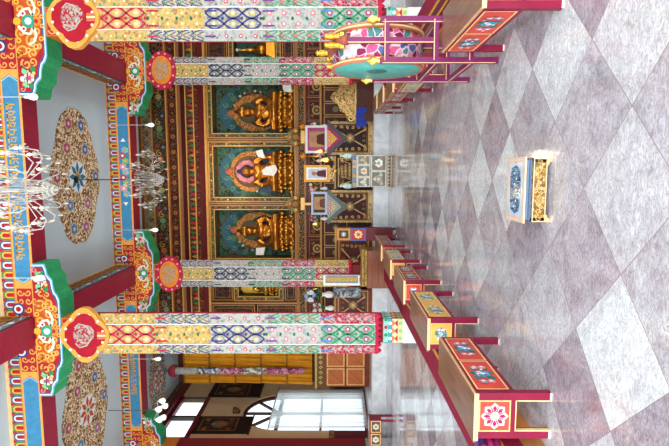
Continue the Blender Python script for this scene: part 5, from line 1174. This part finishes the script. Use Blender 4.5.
# bench with painted panels under the left wall
fb = thing('side_desk', 'low dark desk with cream-framed floral panels by the left wall', 'desk', (-6.6, 12.75, 0))
xa_ = aY(375, 420.5, 12.6)[0]; xb_ = xa_-1.5; zt_, zb_ = aY(369.5, 430, 12.6)[1], aY(381.5, 430, 12.6)[1]
mb = MB(); mb.box(xb_, 12.6, zt_-.02, xa_, 12.95, zt_+.02, DWD); mb.box(xb_, 12.61, zb_, xa_, 12.94, zt_-.02, DK); mb.build('desktop', fb)
for k in range(3):
    mb = MB(); p = P(mb, (xa_-.37*(k+1)+.0, 12.61, zb_), (1, 0, 0), (0, 0, 1)); h = zt_-zb_-.02; p.rect(.03, .03, .34, h-.03, C('#5a4030'), .003); p.frame(.02, .02, .35, h-.02, .02, C('#d9b878'), .005); p.flower(.185, h/2, .09, C('#c9c2ac'), C('#7a8a70'), .007, 6); mb.build('floral_panel', fb)
for x in (xa_-.05, xb_):
    for y in (12.61, 12.89): mb = MB(); mb.box(x, y, 0, x+.05, y+.05, zb_, DK); mb.build('leg', fb)
# ================================================================== CHANDELIERS AND BULBS
def crystal(name, tint, tr):
    mt = bpy.data.materials.new(name); mt.use_nodes = True; n = mt.node_tree.nodes; l = mt.node_tree.links; b = n['Principled BSDF']; o = n['Material Output']
    b.inputs['Base Color'].default_value = lin(tint); b.inputs['Roughness'].default_value = .12; t = n.new('ShaderNodeBsdfTransparent'); t.inputs[0].default_value = (.95, .95, .95, 1)
    x = n.new('ShaderNodeMixShader'); x.inputs[0].default_value = tr; l.new(b.outputs[0], x.inputs[1]); l.new(t.outputs[0], x.inputs[2]); l.new(x.outputs[0], o.inputs[0]); return mt
CRY = crystal('clear_crystal', '#d9d6cc', .45); CRY2 = crystal('smoky_crystal', '#a89e90', .45)
def chandelier(x, y, zb, zt, r, n1, label, tone, rodc, BUL):
    t = thing('chandelier', label, 'chandelier', (x, y, zb), 'crystal chandeliers')
    mb = MB(); mb.tube([(x, y, zt), (x, y, CZ_)], .012, rodc, 6); mb.lathe((x, y, 0), [(.09, CZ_-.05), (.07, CZ_), ], rodc, 12); mb.build('hanging_rod', t)
    H = zt-zb; mb = MB()
    mb.lathe((x, y, zb), [(.008, 0), (.03, .05*H), (.05, .12*H), (.03, .18*H), (.06, .28*H), (.07, .34*H), (.022, .42*H), (.02, .6*H), (.05, .66*H), (.055, .72*H), (.02, .78*H), (.018, .95*H), (.035, H)], tone, 14); mb.build('stem', t)
    for tier, (n, rr, z0, zc) in enumerate(((n1, r, .30*H, .42*H), (n1//2, r*.58, .62*H, .74*H))):
        for k in range(n):
            a = 2*pi*k/n+.2*tier; ca, sa = cos(a), sin(a); q = lambda rad, h: (x+rad*ca, y+rad*sa, zb+h)
            mb = MB(); mb.tube([q(.05, z0), q(rr*.25, z0+.10*H), q(rr*.5, z0-.02*H), q(rr*.75, z0-.13*H), q(rr*.95, z0-.07*H), q(rr, zc-.04*H)], .010, tone, 6)
            mb.lathe(q(rr, 0), [(.012, zc-.05*H), (.05, zc), (.055, zc+.01)], tone, 10)
            for j in range(5):
                u = 2*pi*j/5; mb.ell((x+rr*ca+.06*cos(u), y+rr*sa+.06*sin(u), zb+zc-.05), (.012, .012, .03), CRY, 5, 4)
            mb.ell(q(rr*.75, z0-.20*H), (.016, .016, .05), CRY, 6, 4); mb.ell(q(rr*.5, z0-.08*H), (.014, .014, .035), CRY, 6, 4)
            ar = mb.build('arm', t)
            mb = MB(); mb.lathe(q(rr, 0), [(.012, zc), (.012, zc+.05), (.026, zc+.07), (.024, zc+.10), (.004, zc+.13)], BUL, 8); mb.build('bulb', ar)
    for k in range(20):
        a = 2*pi*k/20; mb = MB(); mb.tube([(x+r*.34*cos(a), y+r*.34*sin(a), zb+.66*H), (x+r*.24*cos(a), y+r*.24*sin(a), zb+.3*H), (x+r*.22*cos(a), y+r*.22*sin(a), zb+.20*H), (x+r*.10*cos(a), y+r*.10*sin(a), zb+.04*H)], .004, CRY, 4)
        for j in range(4):
            rr = r*(.22-.04*j); mb.ell((x+rr*cos(a), y+rr*sin(a), zb+.20*H-.05*j*H), (.014, .014, .028), CRY, 5, 4)
        mb.ell((x+r*.34*cos(a), y+r*.34*sin(a), zb+.66*H-.02*abs(sin(a*3))), (.012, .012, .026), CRY, 5, 4)
        mb.build('crystal_string', t)
    return t
chandelier(-.05, 7.3, 5.72, 6.95, .62, 12, 'white crystal chandelier hanging nearest, before the nearer cross beam', CRY, BRASS, GLOW('#fff3df', .9))
chandelier(.02, 11.9, 5.75, 6.72, .68, 12, 'dim crystal chandelier on a black rod below the blue star medallion', CRY2, BLACK, C('#cfc8bc', .3))
def bulb(x, y, z, label, top=CZ_):
    t = thing('hanging_bulb', label, 'light bulb', (x, y, z), 'bare bulbs on thin cords')
    mb = MB(); mb.tube([(x, y, z+.16), (x, y, top)], .006, C('#d9dcd8'), 5); mb.build('cord', t)
    mb = MB(); mb.lathe((x, y, z), [(.025, .09), (.03, .10), (.03, .15), (.012, .17)], C('#e4e4e0', .4), 10); mb.build('socket', t)
    mb = MB(); mb.lathe((x, y, z), [(.01, -.09), (.05, -.06), (.06, -.01), (.045, .05), (.028, .09)], GLOW('#ffffff', .5), 12); mb.build('bulb', t)
for px, py, Y, lb in ((33, 97, 8.85, 'bare bulb hanging before the nearer beam, beside the right bracket'), (40, 278, 8.85, 'bare bulb hanging before the nearer beam, beside the left bracket'), (151, 125, 13.62, 'bare bulb hanging before the altar cornice right of the dim chandelier'), (155, 230, 13.62, 'bare bulb hanging before the altar cornice left of the dim chandelier'), (158, 359, 13.62, 'bare bulb hanging over the tall yellow curtains')):
    X_, Z_ = aY(px, py, Y); bulb(X_, Y, Z_, lb)
t = thing('bulb_cluster', 'small ceiling fixture with a cluster of white bulbs over the left aisle', 'ceiling light', (-6.45, 13.0, 6.4))
mb = MB(); mb.tube([(-6.45, 13.0, 6.55), (-6.45, 13.0, CZ_)], .01, C('#5a5a58'), 5); mb.ell((-6.45, 13.0, 6.55), .07, C('#c9c9c4')); mb.build('rod', t)
for k in range(5):
    a = 2*pi*k/5+.3; c = (-6.45+.26*cos(a), 13.0+.26*sin(a)); mb = MB(); mb.tube([(-6.45, 13.0, 6.55), (c[0], c[1], 6.60), (c[0], c[1], 6.54)], .012, C('#c9c9c4'), 6)
    a_ = mb.build('arm', t); mb = MB(); mb.lathe((c[0], c[1], 6.36), [(.01, 0), (.07, .03), (.085, .09), (.05, .16), (.03, .19)], GLOW('#ffffff', .55), 10); mb.build('bulb', a_)

# ================================================================== LIGHT
w = bpy.data.worlds.new('World'); sc.world = w; w.use_nodes = True
bgn = w.node_tree.nodes['Background']; bgn.inputs[0].default_value = (.83, .93, 1.0, 1); bgn.inputs[1].default_value = 2.0
def area(name, loc, rot, sx, sy_, power, col=(1, .97, .93)):
    d = bpy.data.lights.new(name, 'AREA'); d.shape = 'RECTANGLE'; d.size = sx; d.size_y = sy_; d.energy = power; d.color = col
    o = bpy.data.objects.new(name, d); COL.objects.link(o); o.location = loc; o.rotation_euler = rot; return o
# added area lamps beyond the doors and side windows, filling the hall as daylight
for x in (-5, 0, 5): area('door_fill_light', (x, YB-.6, 3.3), (R(90), 0, 0), 3.2, 5.6, 820, (.93, .97, 1.0))
for c in FANS:
    if c < 16: area('window_fill_light', (LX-.5, c, 2.7), (0, R(-90), 0), 4.2, 2.5, 260, (.95, .98, 1))
    area('window_fill_light', (RX+.5, c, 2.7), (0, R(90), 0), 4.2, 2.5, 60 if c > 16 else 200, (.95, .98, 1))
def point(name, loc, p, col=(1, .85, .65), r=.3):
    d = bpy.data.lights.new(name, 'POINT'); d.energy = p; d.color = col; d.shadow_soft_size = r; o = bpy.data.objects.new(name, d); COL.objects.link(o); o.location = loc
[point('altar_light', (x, 15.55, 4.95), 30, (1, .8, .55), .1) for x in (-.45, .72)]
sc.view_settings.view_transform = 'Standard'; sc.view_settings.look = 'None'; sc.view_settings.gamma = 1; sc.view_settings.exposure = 0.0; sc.view_settings.use_curve_mapping = False
sc.cycles.use_denoising = True; sc.cycles.max_bounces = 8; sc.cycles.diffuse_bounces = 5
